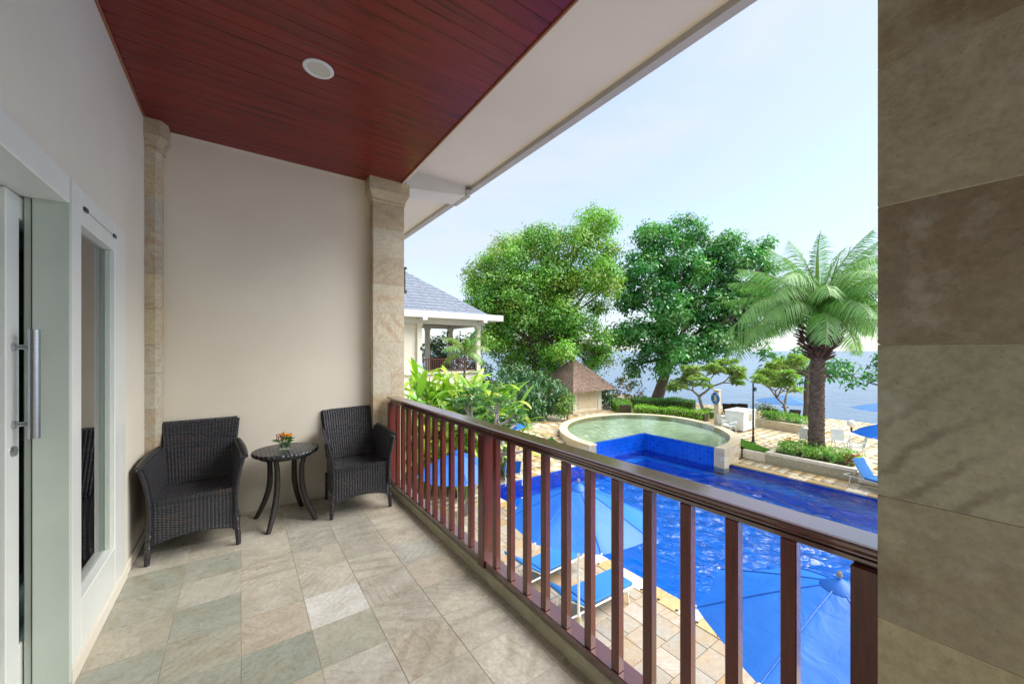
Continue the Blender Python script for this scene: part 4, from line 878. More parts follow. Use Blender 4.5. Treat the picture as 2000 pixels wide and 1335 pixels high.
# ================================================================ PLANTS
def limb(p0, p1, r0, r1, b, bend=0.1, n=6):
    p0, p1 = Vector(p0), Vector(p1); l = (p1 - p0).length; o = Vector((random.gauss(0, 1), random.gauss(0, 1), random.gauss(0, 0.5))) * bend * l
    b.tube([p0.lerp(p1, i / n) + o * math.sin(i / n * math.pi) for i in range(n + 1)], [r0 + (r1 - r0) * i / n for i in range(n + 1)], 8)
def big_tree(name, label, base, blobs_px, D0, spread, pal, newg, leaf, width, per, r0, trunk_top, hang=0.1, group=None, nper=18, clump=0.75, matl='leaf'):
    t = thing(name, label, 'tree', base); bv = Vector(base); bl = []
    for (u, v, rp_) in blobs_px:
        for q in range(2):
            D = D0 + random.uniform(-spread, spread) * (1 if q else 0.3); c = atD(u + random.uniform(-8, 8), v + random.uniform(-8, 8), D)
            bl.append((tuple(c - bv), rp_ / F * D * (1.0 if q == 0 else 0.82)))
    V, T, Cc = blob_leaves(bl, per, leaf, width, pal, clump, nper, hang, 0.45, newg)
    link('crown', np_mesh('crown', V, T, Cc, matl), t)
    tt = Vector(trunk_top) - bv; b = MB(); mid = tt * 0.5 + Vector((0.15, 0.1, 0))
    b.tube([(0, 0, -0.3), (0, 0, 0), tuple(tt * 0.25), tuple(mid), tuple(tt)], [r0 * 1.35, r0 * 1.15, r0, r0 * 0.9, r0 * 0.72], 12).build('trunk', 'bark', t, smooth=True)
    for i in range(0, len(bl), 2):
        lb = MB(); limb(tt - Vector((0, 0, 0.4)) if random.random() < 0.6 else tt * 0.8, bl[i][0], r0 * random.uniform(0.3, 0.5), 0.04, lb, 0.08)
        for q in range(3): 
            e = Vector(bl[i][0]) + Vector(rand_dirs(1)[0]) * bl[i][1] * 0.8; limb(Vector(bl[i][0]) * 0.8 + tt * 0.2, e, 0.06, 0.02, lb, 0.1, 4)
        lb.build('limb', 'bark', t, smooth=True)
    return t
G1 = [(0.21, 0.49, 0.05), (0.16, 0.41, 0.045), (0.28, 0.54, 0.06), (0.11, 0.32, 0.04)]
big_tree('rain_tree', 'tall light green feathery tree rising behind the thatched hut', tuple(atD(1040, 800, 34)[:2]) + (-3.67,),
         [(1168, 447, 36), (1130, 480, 36), (1190, 490, 22), (1060, 480, 44), (1000, 500, 44), (955, 530, 34), (945, 580, 32), (1010, 560, 56), (1085, 545, 52), (1150, 540, 40), (965, 630, 40), (1030, 630, 54), (1100, 620, 46), (1185, 560, 22), (985, 685, 34), (1045, 690, 42), (1100, 690, 34), (1145, 690, 26), (1165, 640, 16), (935, 560, 24), (1160, 715, 16), (930, 600, 26), (950, 665, 30), (1010, 715, 26), (1075, 712, 28), (1115, 655, 34), (1060, 600, 44), (990, 595, 44), (1180, 525, 24), (1195, 540, 18), (1172, 605, 18), (1182, 668, 18), (1178, 700, 20)],
         33, 3.2, G1, (0.2, (0.32, 0.42, 0.05)), 0.23, 0.125, 64, 0.42, tuple(atD(1050, 640, 33)), 0.15, nper=84, clump=1.0)
G2 = [(0.07, 0.31, 0.06), (0.05, 0.24, 0.05), (0.11, 0.38, 0.07), (0.04, 0.18, 0.04)]
big_tree('almond_tree', 'broad dark green glossy leaved tree with leaning trunk by the sea', tuple(at(1282, 783, -3.45)),
         [(1290, 468, 34), (1345, 462, 32), (1400, 478, 34), (1265, 460, 16), (1262, 530, 44), (1330, 525, 48), (1400, 540, 46), (1452, 510, 30), (1492, 482, 14), (1232, 585, 38), (1300, 600, 52), (1375, 610, 52), (1438, 590, 38), (1215, 650, 28), (1262, 665, 42), (1330, 685, 42), (1395, 670, 38), (1240, 712, 20), (1300, 720, 22), (1440, 650, 32), (1478, 560, 30), (1485, 605, 30), (1462, 640, 26), (1500, 520, 18)],
         35, 3.4, G2, (0.12, (0.14, 0.33, 0.07)), 0.30, 0.18, 38, 0.52, tuple(atD(1312, 690, 35)), 0.25, nper=64, clump=0.95, matl='leaf_gloss')
big_tree('shore_tree', 'small dark leaved tree with slim trunk on the shore behind the palm', tuple(at(1578, 816, ZT)),
         [(1500, 700, 18), (1530, 720, 20), (1560, 705, 22), (1600, 700, 22), (1635, 715, 24), (1660, 735, 16), (1550, 735, 14), (1500, 725, 10), (1590, 725, 14), (1620, 735, 12)],
         28, 1.2, G2, (0.25, (0.07, 0.24, 0.06)), 0.3, 0.17, 15, 0.26, tuple(atD(1580, 715, 28)), 0.25, nper=14, clump=0.6, matl='leaf_gloss')

big_tree('shore_tree', 'leafy shore tree reaching in past the palm beside the stone pillar', tuple(at(1765, 822, ZT)),
         [(1700, 738, 12), (1715, 705, 16), (1735, 725, 18), (1760, 700, 22), (1790, 720, 20)], 28, 1.0, G2, (0.25, (0.07, 0.24, 0.06)), 0.3, 0.17, 15, 0.22, tuple(atD(1762, 740, 28)), 0.25, nper=14, clump=0.5, matl='leaf_gloss')
def frangipani(name, label, base, h, spread, seed, pal, flowers=True, leaf=0.34, depth=4, bloom=0.3, lift=0.05):
    random.seed(seed); t = thing(name, label, 'tree', base); b = MB(); tips = []
    def grow(p, d, l, r, k):
        e = p + d * l; b.tube([p, p.lerp(e, 0.5) + Vector((random.gauss(0, .04), random.gauss(0, .04), 0)) * l, e], [r, r * 0.88, r * 0.8], 7)
        if k == 0: tips.append((e, d)); return
        for q in range(random.choice((2, 3))):
            nd = (d + Vector((random.gauss(0, 0.6), random.gauss(0, 0.6), random.gauss(lift, 0.28))) * spread).normalized(); grow(e, nd, l * random.uniform(0.62, 0.85), r * 0.72, k - 1)
        if k <= 2 and random.random() < 0.5: tips.append((e, d))
    grow(Vector((0, 0, -0.05)), Vector((random.gauss(0, 0.15), random.gauss(0, 0.15), 1)).normalized(), h * 0.3, h * 0.026, depth)
    b.build('trunk', 'bark_pale', t, smooth=True); out = []
    for e, d in tips:
        n = 13; a = rng.random(n) * 6.28; el = rng.uniform(-0.25, 0.75, n); dv = np.stack([np.cos(a) * np.cos(el), np.sin(a) * np.cos(el), np.sin(el)], 1) + np.array(d) * 0.35
        c = np.array(pal)[rng.integers(0, len(pal), n)] * (0.8 + 0.4 * rng.random((n, 1))); out.append(leaf_arrays(np.tile(np.array(e), (n, 1)), dv, leaf * (0.7 + 0.5 * rng.random(n)), leaf * 0.3, c, 0.2, 0.3))
    link('crown', np_mesh('crown', *join_arrays(out), 'leaf'), t)
    if flowers:
        fo = []
        for e, d in tips:
            if random.random() < bloom:
                n = 12; P = np.array(e) + rng.normal(size=(n, 3)) * 0.07 + np.array([0, 0, 0.1]); fo.append(leaf_arrays(P, rand_dirs(n, 0.5), 0.09, 0.06, np.tile([[0.75, 0.66, 0.5]], (n, 1))))
        if fo: link('blossom', np_mesh('blossom', *join_arrays(fo), 'leaf'), t)
    random.seed(seed + 99); return t
FG = [(0.16, 0.26, 0.06), (0.12, 0.22, 0.05), (0.20, 0.27, 0.07), (0.09, 0.18, 0.05)]
frangipani('frangipani_tree', 'pale green frangipani with grey forked trunk behind the lifebuoy post', tuple(at(1378, 812, ZT)), 5.0, 1.5, 8, [(0.34, 0.50, 0.15), (0.27, 0.45, 0.12), (0.42, 0.52, 0.18), (0.22, 0.38, 0.10)], True, 0.46, 6, bloom=0.5, lift=0.12)
frangipani('frangipani_tree', 'small frangipani with thin leaning trunk beside the lamp post', tuple(at(1537, 826, ZT)), 4.3, 1.4, 12, [(0.22, 0.43, 0.10), (0.28, 0.47, 0.11), (0.38, 0.48, 0.13)], True, 0.4, 6, lift=0.3)
frangipani('frangipani_tree', 'frangipani with bare pale branches among the tropical plants below the railing', tuple(at(905, 1005, ZL)), 4.4, 0.8, 23, [(0.10, 0.24, 0.06), (0.07, 0.19, 0.06), (0.15, 0.3, 0.08)], True, 0.36, 4)

# coconut-like date palm
def frond_mesh(name, L, nl, arch, leafL, col, seed):
    r = np.random.default_rng(seed); out = []; b = MB(); P = []; ang = 0.95
    p = Vector((0, 0, 0)); pts = [p.copy()]
    for i in range(18):
        ang -= arch / 18; p = p + Vector((math.cos(ang), 0, math.sin(ang))) * (L / 18); pts.append(p.copy())
    V, T, Cc, k = [], [], [], 0
    for i, q in enumerate(pts[:-1]):
        w0 = 0.045 * (1 - i / 19) + 0.008; w1 = 0.045 * (1 - (i + 1) / 19) + 0.008; q2 = pts[i + 1]
        V += [(q.x, -w0, q.z), (q.x, 0, q.z + w0), (q.x, w0, q.z), (q2.x, -w1, q2.z), (q2.x, 0, q2.z + w1), (q2.x, w1, q2.z)]; T += [(k, k+3, k+4), (k, k+4, k+1), (k+1, k+4, k+5), (k+1, k+5, k+2)]; k += 6
    Cc += [(0.20, 0.26, 0.08)] * len(V); base = (np.array(V), np.array(T), np.array(Cc))
    s = np.repeat(np.linspace(0.12, 0.99, nl), 2); sd_ = np.tile([-1.0, 1.0], nl); f = s * 18; i0 = np.minimum(f.astype(int), 17); fr_ = (f - i0)[:, None]
    PA = np.array([tuple(q) for q in pts]); B = PA[i0] * (1 - fr_) + PA[i0 + 1] * fr_; tan = PA[i0 + 1] - PA[i0]; tan /= np.linalg.norm(tan, axis=1, keepdims=True)
    upv = np.cross(tan, np.array([0, -1.0, 0])); ll = leafL * np.sin(np.clip(s * 0.9 + 0.13, 0, 1) * math.pi) ** 0.6 * (0.85 + 0.3 * r.random(len(s)))
    dv = tan * 0.75 + np.array([0, 1.0, 0]) * sd_[:, None] * 0.9 + upv * (0.30 + 0.2 * r.normal(size=(len(s), 1))); dv /= np.linalg.norm(dv, axis=1, keepdims=True)
    wv = np.cross(dv, upv); wv /= np.linalg.norm(wv, axis=1, keepdims=True) + 1e-9; w_ = 0.019
    m1 = B + dv * ll[:, None] * 0.5; tp = B + dv * ll[:, None]; tp[:, 2] -= ll * (0.55 + 0.2 * r.random(len(s))); m1[:, 2] -= ll * 0.1
    VV = np.stack([B - wv * w_ * 0.6, B + wv * w_ * 0.6, m1 + wv * w_, m1 - wv * w_, tp], 1).reshape(-1, 3); j = np.arange(len(s)) * 5
    TT = np.concatenate([np.stack([j, j+1, j+2], 1), np.stack([j, j+2, j+3], 1), np.stack([j+3, j+2, j+4], 1)])
    cc = np.repeat(np.array([col]) * (0.75 + 0.5 * r.random((len(s), 1))), 5, axis=0)
    return np_mesh(name, *join_arrays([base, (VV, TT, cc)]), 'leaf')
def palm(name, label, base, th, r0, r1, L, nf, cols, leafL, lean=(0, 0), boots=True, nl=70):
    t = thing(name, label, 'palm tree', base); pts = [(0, 0, -0.1)]; rr = [r0 * 1.25]
    for i in range(1, 41):
        s = i / 40; pts.append((lean[0] * s * s, lean[1] * s * s, th * s)); rr.append((r0 * 1.2 if s < 0.06 else r0 + (r1 - r0) * s) * (1 + (0.035 if i % 2 else -0.02)))
    MB().tube(pts, rr, 14).build('trunk', 'palm_bark', t, smooth=False); top = Vector((lean[0], lean[1], th))
    if boots:
        b = MB()
        for i in range(330):
            zz = 0.25 + (th - 1.6) * i / 330; a = i * 2.39996; rad = r0 + (r1 - r0) * zz / th; d = Vector((math.cos(a), math.sin(a), 0)); s_ = zz / th; pc = Vector((lean[0] * s_ * s_, lean[1] * s_ * s_, zz)); sd_ = Vector((-d.y, d.x, 0)) * random.uniform(0.05, 0.08)
            p = pc + d * rad * 0.99; q = p + d * random.uniform(0.015, 0.045) + Vector((0, 0, 0.09)); b.add([p - sd_, p + sd_, q + sd_ * 0.7, q - sd_ * 0.7, pc + d * rad * 0.99 + Vector((0, 0, 0.10))], [(0, 1, 2, 3), (3, 2, 4), (1, 4, 2), (0, 3, 4)])
        b.build('leaf_scars', 'palm_bark', t)['kind'] = 'stuff'
        b = MB()
        for i in range(150):
            a = i * 2.39996; zz = -1.35 + 1.5 * (i / 150); rad = 0.28 + 0.42 * math.sin(min(1, (zz + 1.35) / 1.0) * math.pi / 2) ** 1.3; 
            d = Vector((math.cos(a), math.sin(a), 0)); p = top + d * rad * 0.8 + Vector((0, 0, zz)); q = p + d * random.uniform(0.16, 0.38) + Vector((0, 0, random.uniform(0.1, 0.3)))
            sd_ = Vector((-d.y, d.x, 0)) * 0.085; b.add([p - sd_, p + sd_, q + sd_ * 0.6, q - sd_ * 0.6, p - Vector((0, 0, 0.10)), q - Vector((0, 0, 0.05))], [(0, 1, 2, 3), (0, 3, 5, 4), (1, 4, 5, 2), (3, 2, 5), (0, 4, 1)])
        b.tube([top - Vector((0, 0, 1.4)), top - Vector((0, 0, 0.5)), top + Vector((0, 0, 0.3))], [r1 * 0.95, r1 * 2.1, r1 * 1.6], 12)
        b.build('leaf_bases', 'palm_boot', t)['kind'] = 'stuff'
    ms = [frond_mesh('frond', L * k, nl, ar, leafL, c, 40 + i) for i, (k, ar, c) in enumerate([(1.0, 1.5, cols[0]), (0.95, 1.75, cols[1]), (0.9, 1.2, cols[0]), (1.0, 2.0, cols[1]), (0.85, 0.9, cols[2])])]
    for i in range(nf):
        a = i * 2.39996 + random.uniform(-0.2, 0.2); s = i / nf; tilt = -0.62 + 1.12 * (1 - s) ** 1.2          # young upright ones last
        m = ms[4] if s > 0.85 else ms[(0, 1, 3, 2)[i % 4]]
        o = link('frond', m, t, top + Vector((math.cos(a) * r1 * 0.5, math.sin(a) * r1 * 0.5, 0.15 + 0.35 * s))); o.rotation_euler = (random.uniform(-0.25, 0.25), tilt, a); 
    # spear leaves
    if boots:
        for k in range(2):
            o = link('spear_leaf', MB().tube([(0, 0, 0), (0.05, 0, 1.6), (0.0, 0, L * 0.78 - 0.9 * k)], [0.04, 0.05, 0.01], 6).mesh('spear_leaf', 'leaf'), t, top + Vector((0.1 * k, 0.05, 0.3))); o.rotation_euler = (0.25 * k, 0.02, 0)
            a_ = o.data.color_attributes.new('tint', 'FLOAT_COLOR', 'POINT'); a_.data.foreach_set('color', [0.12, 0.2, 0.05, 1] * len(o.data.vertices))
    return t
pb = Vector((21.0, 6.03, ZT + 0.03))
palm('date_palm', 'large feathery palm with thick brown trunk growing in the stone planter', tuple(pb), 5.6, 0.30, 0.22, 4.8, 50, [(0.16, 0.36, 0.09), (0.21, 0.41, 0.11), (0.12, 0.29, 0.08)], 0.85, (0.05, -0.08), True, 72)
palm('areca_palm', 'slim young palm in front of the pavilion opening', tuple(atD(905, 735, 21)[:2]) + (ZL,), 4.6, 0.09, 0.06, 1.7, 11, [(0.14, 0.3, 0.06), (0.2, 0.33, 0.06), (0.1, 0.24, 0.05)], 0.4, (0.1, 0), False, 34)
palm('areca_palm', 'dark fan of palm leaves seen behind the pavilion rail', tuple(atD(848, 690, 33)[:2]) + (ZL,), 4.6, 0.1, 0.08, 2.0, 14, [(0.03, 0.10, 0.03), (0.05, 0.13, 0.04), (0.04, 0.1, 0.03)], 0.5, (0, 0), False, 34)

def bush(name, label, blobs, pal, leaf, width, per, cat='shrub', group=None, nper=12, clump=0.3, hang=0.2, newg=None, z0=ZT, mat='leaf', flat=0.8):
    c0 = sum((Vector(b[0]) for b in blobs), Vector()) / len(blobs); base = Vector((c0.x, c0.y, z0)); t = thing(name, label, cat, base, 0, group)
    bl = [(tuple(Vector(c) - base), r) for c, r in blobs]; V, T, Cc = blob_leaves(bl, per, leaf, width, pal, clump, nper, hang, 0.5, newg, flat)
    V[:, 2] = np.abs(V[:, 2]); link('foliage', np_mesh('foliage', V, T, Cc, mat), t); b = MB()
    for c, r in bl:
        limb((c[0] * 0.4, c[1] * 0.4, -0.03), c, 0.03, 0.012, b, 0.08)
    b.build('stem', 'bark', t); return t
DK = [(0.035, 0.120, 0.040), (0.048, 0.160, 0.048), (0.029, 0.096, 0.032), (0.080, 0.224, 0.056)]
bush('dark_shrub', 'big dark green drooping shrub at the hut wall', [(atD(u, v, d), r) for u, v, d, r in [(985, 775, 25, 1.1), (1010, 760, 26, 1.2), (1040, 755, 27, 1.2), (1075, 765, 26.5, 1.1), (1005, 795, 25, 0.9), (1050, 795, 25.5, 1.0), (1085, 792, 26, 0.8), (1030, 775, 25, 1.1), (965, 770, 25.5, 0.9), (1000, 735, 27, 1.0)]], DK, 0.3, 0.10, 55, nper=14, clump=0.4, hang=0.7, newg=(0.12, (0.09, 0.22, 0.07)))
bush('yellow_shrub', 'small yellow green shrub at the hut corner', [(atD(1106, 790, 25.4), 0.55), (atD(1100, 804, 25.2), 0.45), (atD(1112, 776, 25.6), 0.4)], [(0.2, 0.33, 0.03), (0.12, 0.26, 0.03)], 0.16, 0.09, 90)
bush('round_shrub', 'round light green bush right of the tall tropical leaves', [(atD(970, 775, 17), 0.75), (atD(985, 790, 17), 0.6), (atD(955, 790, 16.6), 0.6), (atD(975, 805, 16.5), 0.6)], [(0.12, 0.26, 0.05), (0.2, 0.3, 0.05), (0.08, 0.2, 0.04)], 0.3, 0.05, 60, z0=ZL, hang=0.5)
bush('croton_shrub', 'loose shrub with rust red and green leaves by the path', [(atD(u, v, 32), r) for u, v, r in [(1215, 750, 0.75), (1240, 755, 0.7), (1205, 770, 0.5), (1250, 775, 0.5), (1225, 778, 0.6)]], [(0.16, 0.16, 0.05), (0.3, 0.12, 0.05), (0.1, 0.2, 0.05), (0.22, 0.2, 0.06)], 0.28, 0.12, 26, nper=10)
bush('dark_shrub', 'dark green bush tucked behind the hut corner', [(atD(1186, 765, 31), 0.7), (atD(1180, 778, 31), 0.6), (atD(1192, 783, 30.5), 0.5)], DK, 0.22, 0.1, 60)
def hedge(label, pts, wd, h, pal, leaf=0.10, per=420, z=ZT, cat='hedge'):
    pts = [Vector(p) for p in pts]; base = pts[0].copy(); base.z = z; t = thing('hedge', label, cat, base); P = []; n = 0
    segs = [(pts[i], pts[i + 1]) for i in range(len(pts) - 1)]; Ps = []; Ds = []
    b = MB()
    for a, c in segs:
        l = (c - a).length; m = int(per * l * (wd + 2 * h)); s = rng.random(m); q = rng.random(m) * (wd + 2 * h); tn = (c - a).normalized(); nr = Vector((-tn.y, tn.x, 0))
        off = np.where(q < h, -wd / 2, np.where(q > h + wd, wd / 2, q - h - wd / 2)); zz = np.where(q < h, q, np.where(q > h + wd, h * 2 + wd - q, h)); wob = 0.06 * np.sin(s * l * 2.3) + 0.05 * rng.normal(size=m)
        pos = np.array(a)[None] + np.outer(s * l, np.array(tn)) + np.outer(off + wob * np.sign(off), np.array(nr)); pos[:, 2] = z + np.maximum(0.02, zz + wob); Ps.append(pos - np.array(base)); Ds.append(rand_dirs(m, 0.6) + np.outer(np.sign(off) * (zz < h - 0.02), np.array(nr)))
        a2, c2 = a - base, c - base; w2 = nr * (wd / 2 - 0.1); hh2 = h - 0.12
        b.add([a2 - w2, c2 - w2, c2 + w2, a2 + w2, a2 - w2 + Vector((0, 0, hh2)), c2 - w2 + Vector((0, 0, hh2)), c2 + w2 + Vector((0, 0, hh2)), a2 + w2 + Vector((0, 0, hh2))], [(0, 3, 2, 1), (4, 5, 6, 7), (0, 1, 5, 4), (1, 2, 6, 5), (2, 3, 7, 6), (3, 0, 4, 7)])
    P = np.concatenate(Ps); Dv = np.concatenate(Ds); c = np.array(pal)[rng.integers(0, len(pal), len(P))] * (0.75 + 0.5 * rng.random((len(P), 1)))
    link('foliage', np_mesh('foliage', *leaf_arrays(P, Dv, leaf * (0.7 + 0.6 * rng.random(len(P))), leaf * 0.6, c), 'leaf'), t); b.build('branch_core', 'earth', t)
    return t
LG = [(0.307, 0.597, 0.054), (0.399, 0.653, 0.054), (0.200, 0.471, 0.054)]; MG = [(0.109, 0.307, 0.064), (0.164, 0.399, 0.073), (0.081, 0.236, 0.054)]
hedge('bright yellow green clipped hedge curving around the wading pool', [at(1238, 808, ZT), at(1300, 812, ZT), at(1350, 818, ZT), at(1380, 822, ZT)], 0.8, 0.55, LG)
hedge('darker green hedge behind the bright clipped hedge', [at(1235, 796, ZT), at(1300, 797, ZT), at(1358, 801, ZT)], 1.2, 0.75, MG)
hedge('rounded green hedge end beside the grey path', [at(1207, 797, ZT), at(1222, 806, ZT)], 1.0, 0.7, LG + MG)
hedge('short green hedge at the foot of the lifebuoy post', [at(1372, 815, ZT), at(1392, 815, ZT)], 0.7, 0.5, MG + LG)
lwz = ZT + 0.5
hw = thing('garden_wall', 'low beige stone wall with a hedge on top behind the kiosk', 'wall', (0, 0, 0)); w0, w1 = at(1476, 832, ZT), at(1572, 848, ZT)
for i in range(9):
    a, c = w0.lerp(w1, i / 9), w0.lerp(w1, (i + 1) / 9); e = (c - a).normalized() * 0.004; nr = Vector((-e.y, e.x, 0)).normalized() * 0.3
    for k in range(2): MB().prism([tuple((a + e)[:2]), tuple((c - e)[:2]), tuple((c - e + nr)[:2]), tuple((a + e + nr)[:2])], ZT + 0.001 + k * 0.235, ZT + 0.232 + k * 0.235).build('wall_stone', 'blockwall', hw)
nr = Vector((-(w1 - w0).y, (w1 - w0).x, 0)).normalized() * 0.9
hedge('green planting along the top of the beige garden wall', [w0 + nr, w1 + nr], 1.0, 0.45, MG + LG, z=ZT + 0.35)
MB()
fillb = MB().prism([tuple((w0 + nr * 0.36)[:2]), tuple((w1 + nr * 0.36)[:2]), tuple((w1 + nr * 1.9)[:2]), tuple((w0 + nr * 1.9)[:2])], ZT + 0.001, ZT + 0.36).build('bed_soil', 'earth', hw)
bush('variegated_shrub', 'pale variegated bush at the kiosk corner', [(at(1484, 826, ZT) + Vector((0.6, 0, 0.85)), 0.5), (at(1492, 826, ZT) + Vector((0.8, 0, 0.7)), 0.45)], [(0.2, 0.26, 0.12), (0.3, 0.33, 0.2), (0.1, 0.2, 0.06)], 0.14, 0.07, 110)
# planter shrubs
for i in range(9):
    yy = 7.0 - i * 0.31; nm = 'low yellow green shrub growing in the palm planter'
    bush('planter_shrub', nm, [((20.05 + random.uniform(-.1, .25), yy, ZT + 0.28), 0.26), ((20.5 + random.uniform(-.1, .3), yy + 0.1, ZT + 0.32), 0.28)], [(0.280, 0.525, 0.070), (0.175, 0.420, 0.070), (0.438, 0.630, 0.140)], 0.12, 0.06, 140, group='shrubs in the palm planter', z0=ZT + 0.031, nper=9, clump=0.15)
for (x, yy), lab in zip([(19.95, 4.62), (21.0, 7.08)], ['red leaved plant in the planter corner near the blue lounger', 'red leaved plant in the planter corner beside the grass wedge']):
    bush('red_plant', lab, [((x, yy, ZT + 0.25), 0.2), ((x + 0.15, yy - 0.02, ZT + 0.42), 0.16)], [(0.5, 0.03, 0.04), (0.4, 0.04, 0.06)], 0.16, 0.07, 140, z0=ZT + 0.031, nper=8, clump=0.12)

# tall tropical leaves (heliconia) : every leaf a part
def blade_mesh(L, W, bend, col, seed):
    r = np.random.default_rng(seed); V, T, k = [], [], 0; n = 8; ang = 1.25; x = z = 0.0; st = 0.32 * L
    pts = [(0, 0)]
    for i in range(n):
        ang -= bend / n; x += math.cos(ang) * L / n; z += math.sin(ang) * L / n; pts.append((x, z))
    for i, (px_, pz_) in enumerate(pts):
        s = i / n; w_ = W * math.sin(max(0.0, (s - 0.18) / 0.82) ** 0.75 * math.pi) ** 0.8 / 2 + 0.012 * (1 - s)
        V += [(px_, -w_, pz_ + w_ * 0.25), (px_, 0, pz_), (px_, w_, pz_ + w_ * 0.25)]
        if i: a = (i - 1) * 3; T += [(a, a+3, a+4), (a, a+4, a+1), (a+1, a+4, a+5), (a+1, a+5, a+2)]
    V = np.array(V); return np_mesh('leaf', V, np.array(T), np.tile([col], (len(V), 1)) * (0.9 + 0.2 * r.random((len(V), 1))), 'leaf_gloss')
hel = [blade_mesh(l, w_, b_, c, i) for i, (l, w_, b_, c) in enumerate([(1.45, 0.22, 0.9, (0.30, 0.48, 0.04)), (1.3, 0.2, 1.5, (0.38, 0.52, 0.06)), (1.5, 0.22, 0.5, (0.22, 0.42, 0.04)), (1.2, 0.22, 1.9, (0.45, 0.52, 0.09)), (1.1, 0.18, 1.2, (0.16, 0.36, 0.05))])]
def heliconia(label, base, h, n, seed):
    random.seed(seed); t = thing('tropical_plant', label, 'plant', base, 0, 'tropical leaf plants below the railing'); b = MB()
    for i in range(n):
        a = random.uniform(0, 6.28); r_ = random.uniform(0.05, 0.55); x, y = r_ * math.cos(a), r_ * math.sin(a); hh = h * random.uniform(0.35, 1.0); d = random.uniform(0.1, 0.5)
        tx, ty = x + math.cos(a) * d, y + math.sin(a) * d; b.tube([(x * 0.6, y * 0.6, -0.02), (x, y, hh * 0.5), (tx, ty, hh)], [0.03, 0.025, 0.014], 6)
        for q in range(random.choice((2, 3, 4))):
            o = link('leaf', random.choice(hel), t, (tx, ty, hh - 0.3 * q)); o.rotation_euler = (random.gauss(0, 0.3), random.uniform(-0.15, 0.6), a + random.gauss(0, 0.7)); o.scale = (random.uniform(0.7, 1.1),) * 3
    sto = b.build('stem', 'leaf', t); a_ = sto.data.color_attributes.new('tint', 'FLOAT_COLOR', 'POINT'); a_.data.foreach_set('color', [0.16, 0.27, 0.05, 1] * len(sto.data.vertices)); return t
HLAB = ["clump of tall bright green tropical leaves growing against the stone column's outer side", "tall tropical leaf clump standing below the pavilion's cream wall", 'tallest tropical leaf clump, growing below the pavilion railing', "tropical leaf clump growing below the pavilion's corner column", 'low front clump of broad tropical leaves above the first balusters', 'low front clump of tropical leaves just past the stone column', 'tropical leaf clump next to the round light green bush', 'small tropical leaf clump between round bush and dark shrub', 'low tropical leaf clump tangled with the frangipani branches']
for i, (u, v, D, h, n) in enumerate([(808, 0, 14.6, 3.7, 34), (845, 0, 14.8, 4.1, 36), (885, 0, 15.2, 4.2, 36), (920, 0, 15.0, 3.8, 34), (865, 0, 13.4, 3.5, 34), (822, 0, 13.0, 3.3, 30), (955, 0, 15.2, 3.5, 34), (985, 0, 15.8, 3.0, 26), (905, 0, 13.2, 3.1, 30)]):
    p = atD(u, 700, D); heliconia(HLAB[i], (p.x, p.y, ZL), h, n, 300 + i)
random.seed(77)
bush('fern_shrub', 'dense green ground shrubs under the tropical leaves', [(at(u, v, ZL) + Vector((0, 0, 0.7)), r) for u, v, r in [(850, 960, 0.9), (900, 950, 0.8), (830, 930, 0.9), (870, 930, 0.9), (930, 935, 0.7)]], [(0.12, 0.27, 0.05), (0.07, 0.2, 0.04), (0.2, 0.32, 0.06)], 0.28, 0.1, 40, z0=ZL, hang=0.3)
bush('background_shrub', 'mixed green shrubs growing behind the pavilion terrace', [(atD(u, v, 32), r) for u, v, r in [(850, 690, 1.2), (880, 680, 1.3), (905, 690, 1.3), (925, 670, 1.2), (870, 720, 1.4), (910, 725, 1.4), (945, 735, 1.2)]], [(0.07, 0.18, 0.04), (0.12, 0.25, 0.06), (0.045, 0.13, 0.03)], 0.35, 0.15, 16, z0=ZL, hang=0.3, clump=0.6)

# ================================================================ BUILDINGS
# thatched hut
hx0, hx1, hy0, hy1 = 20.0, 23.1, 20.35, 23.4
hut = thing('thatched_hut', 'small white walled hut with steep brown thatched roof', 'hut', ((hx0 + hx1) / 2, (hy0 + hy1) / 2, ZT)); cx, cy = (hx0 + hx1) / 2, (hy0 + hy1) / 2
def hb_(x0, x1, y0, y1, z0, z1, name, mat, b=0.0): return MB().box(x0 - cx, x1 - cx, y0 - cy, y1 - cy, z0, z1, b).build(name, mat, hut)
hb_(hx0 + 0.06, hx1 - 0.06, hy0 + 0.06, hy1 - 0.06, 0.001, 2.05, 'wall', 'cream'); hb_(hx0 - 0.05, hx1 + 0.05, hy0 - 0.05, hy1 + 0.05, 0.0005, 0.16, 'plinth', 'coping', 0.01)
for px_ in (hx0, hx1 - 0.4):
    for py_ in (hy0, hy1 - 0.4): hb_(px_, px_ + 0.4, py_, py_ + 0.4, 0.161, 2.05, 'corner_pier', 'cream', 0.01)
hb_(hx0 + 0.55, hx1 - 0.55, hy0 + 0.03, hy0 + 0.0595, 0.3, 1.75, 'panel', 'blockwall', 0.006)
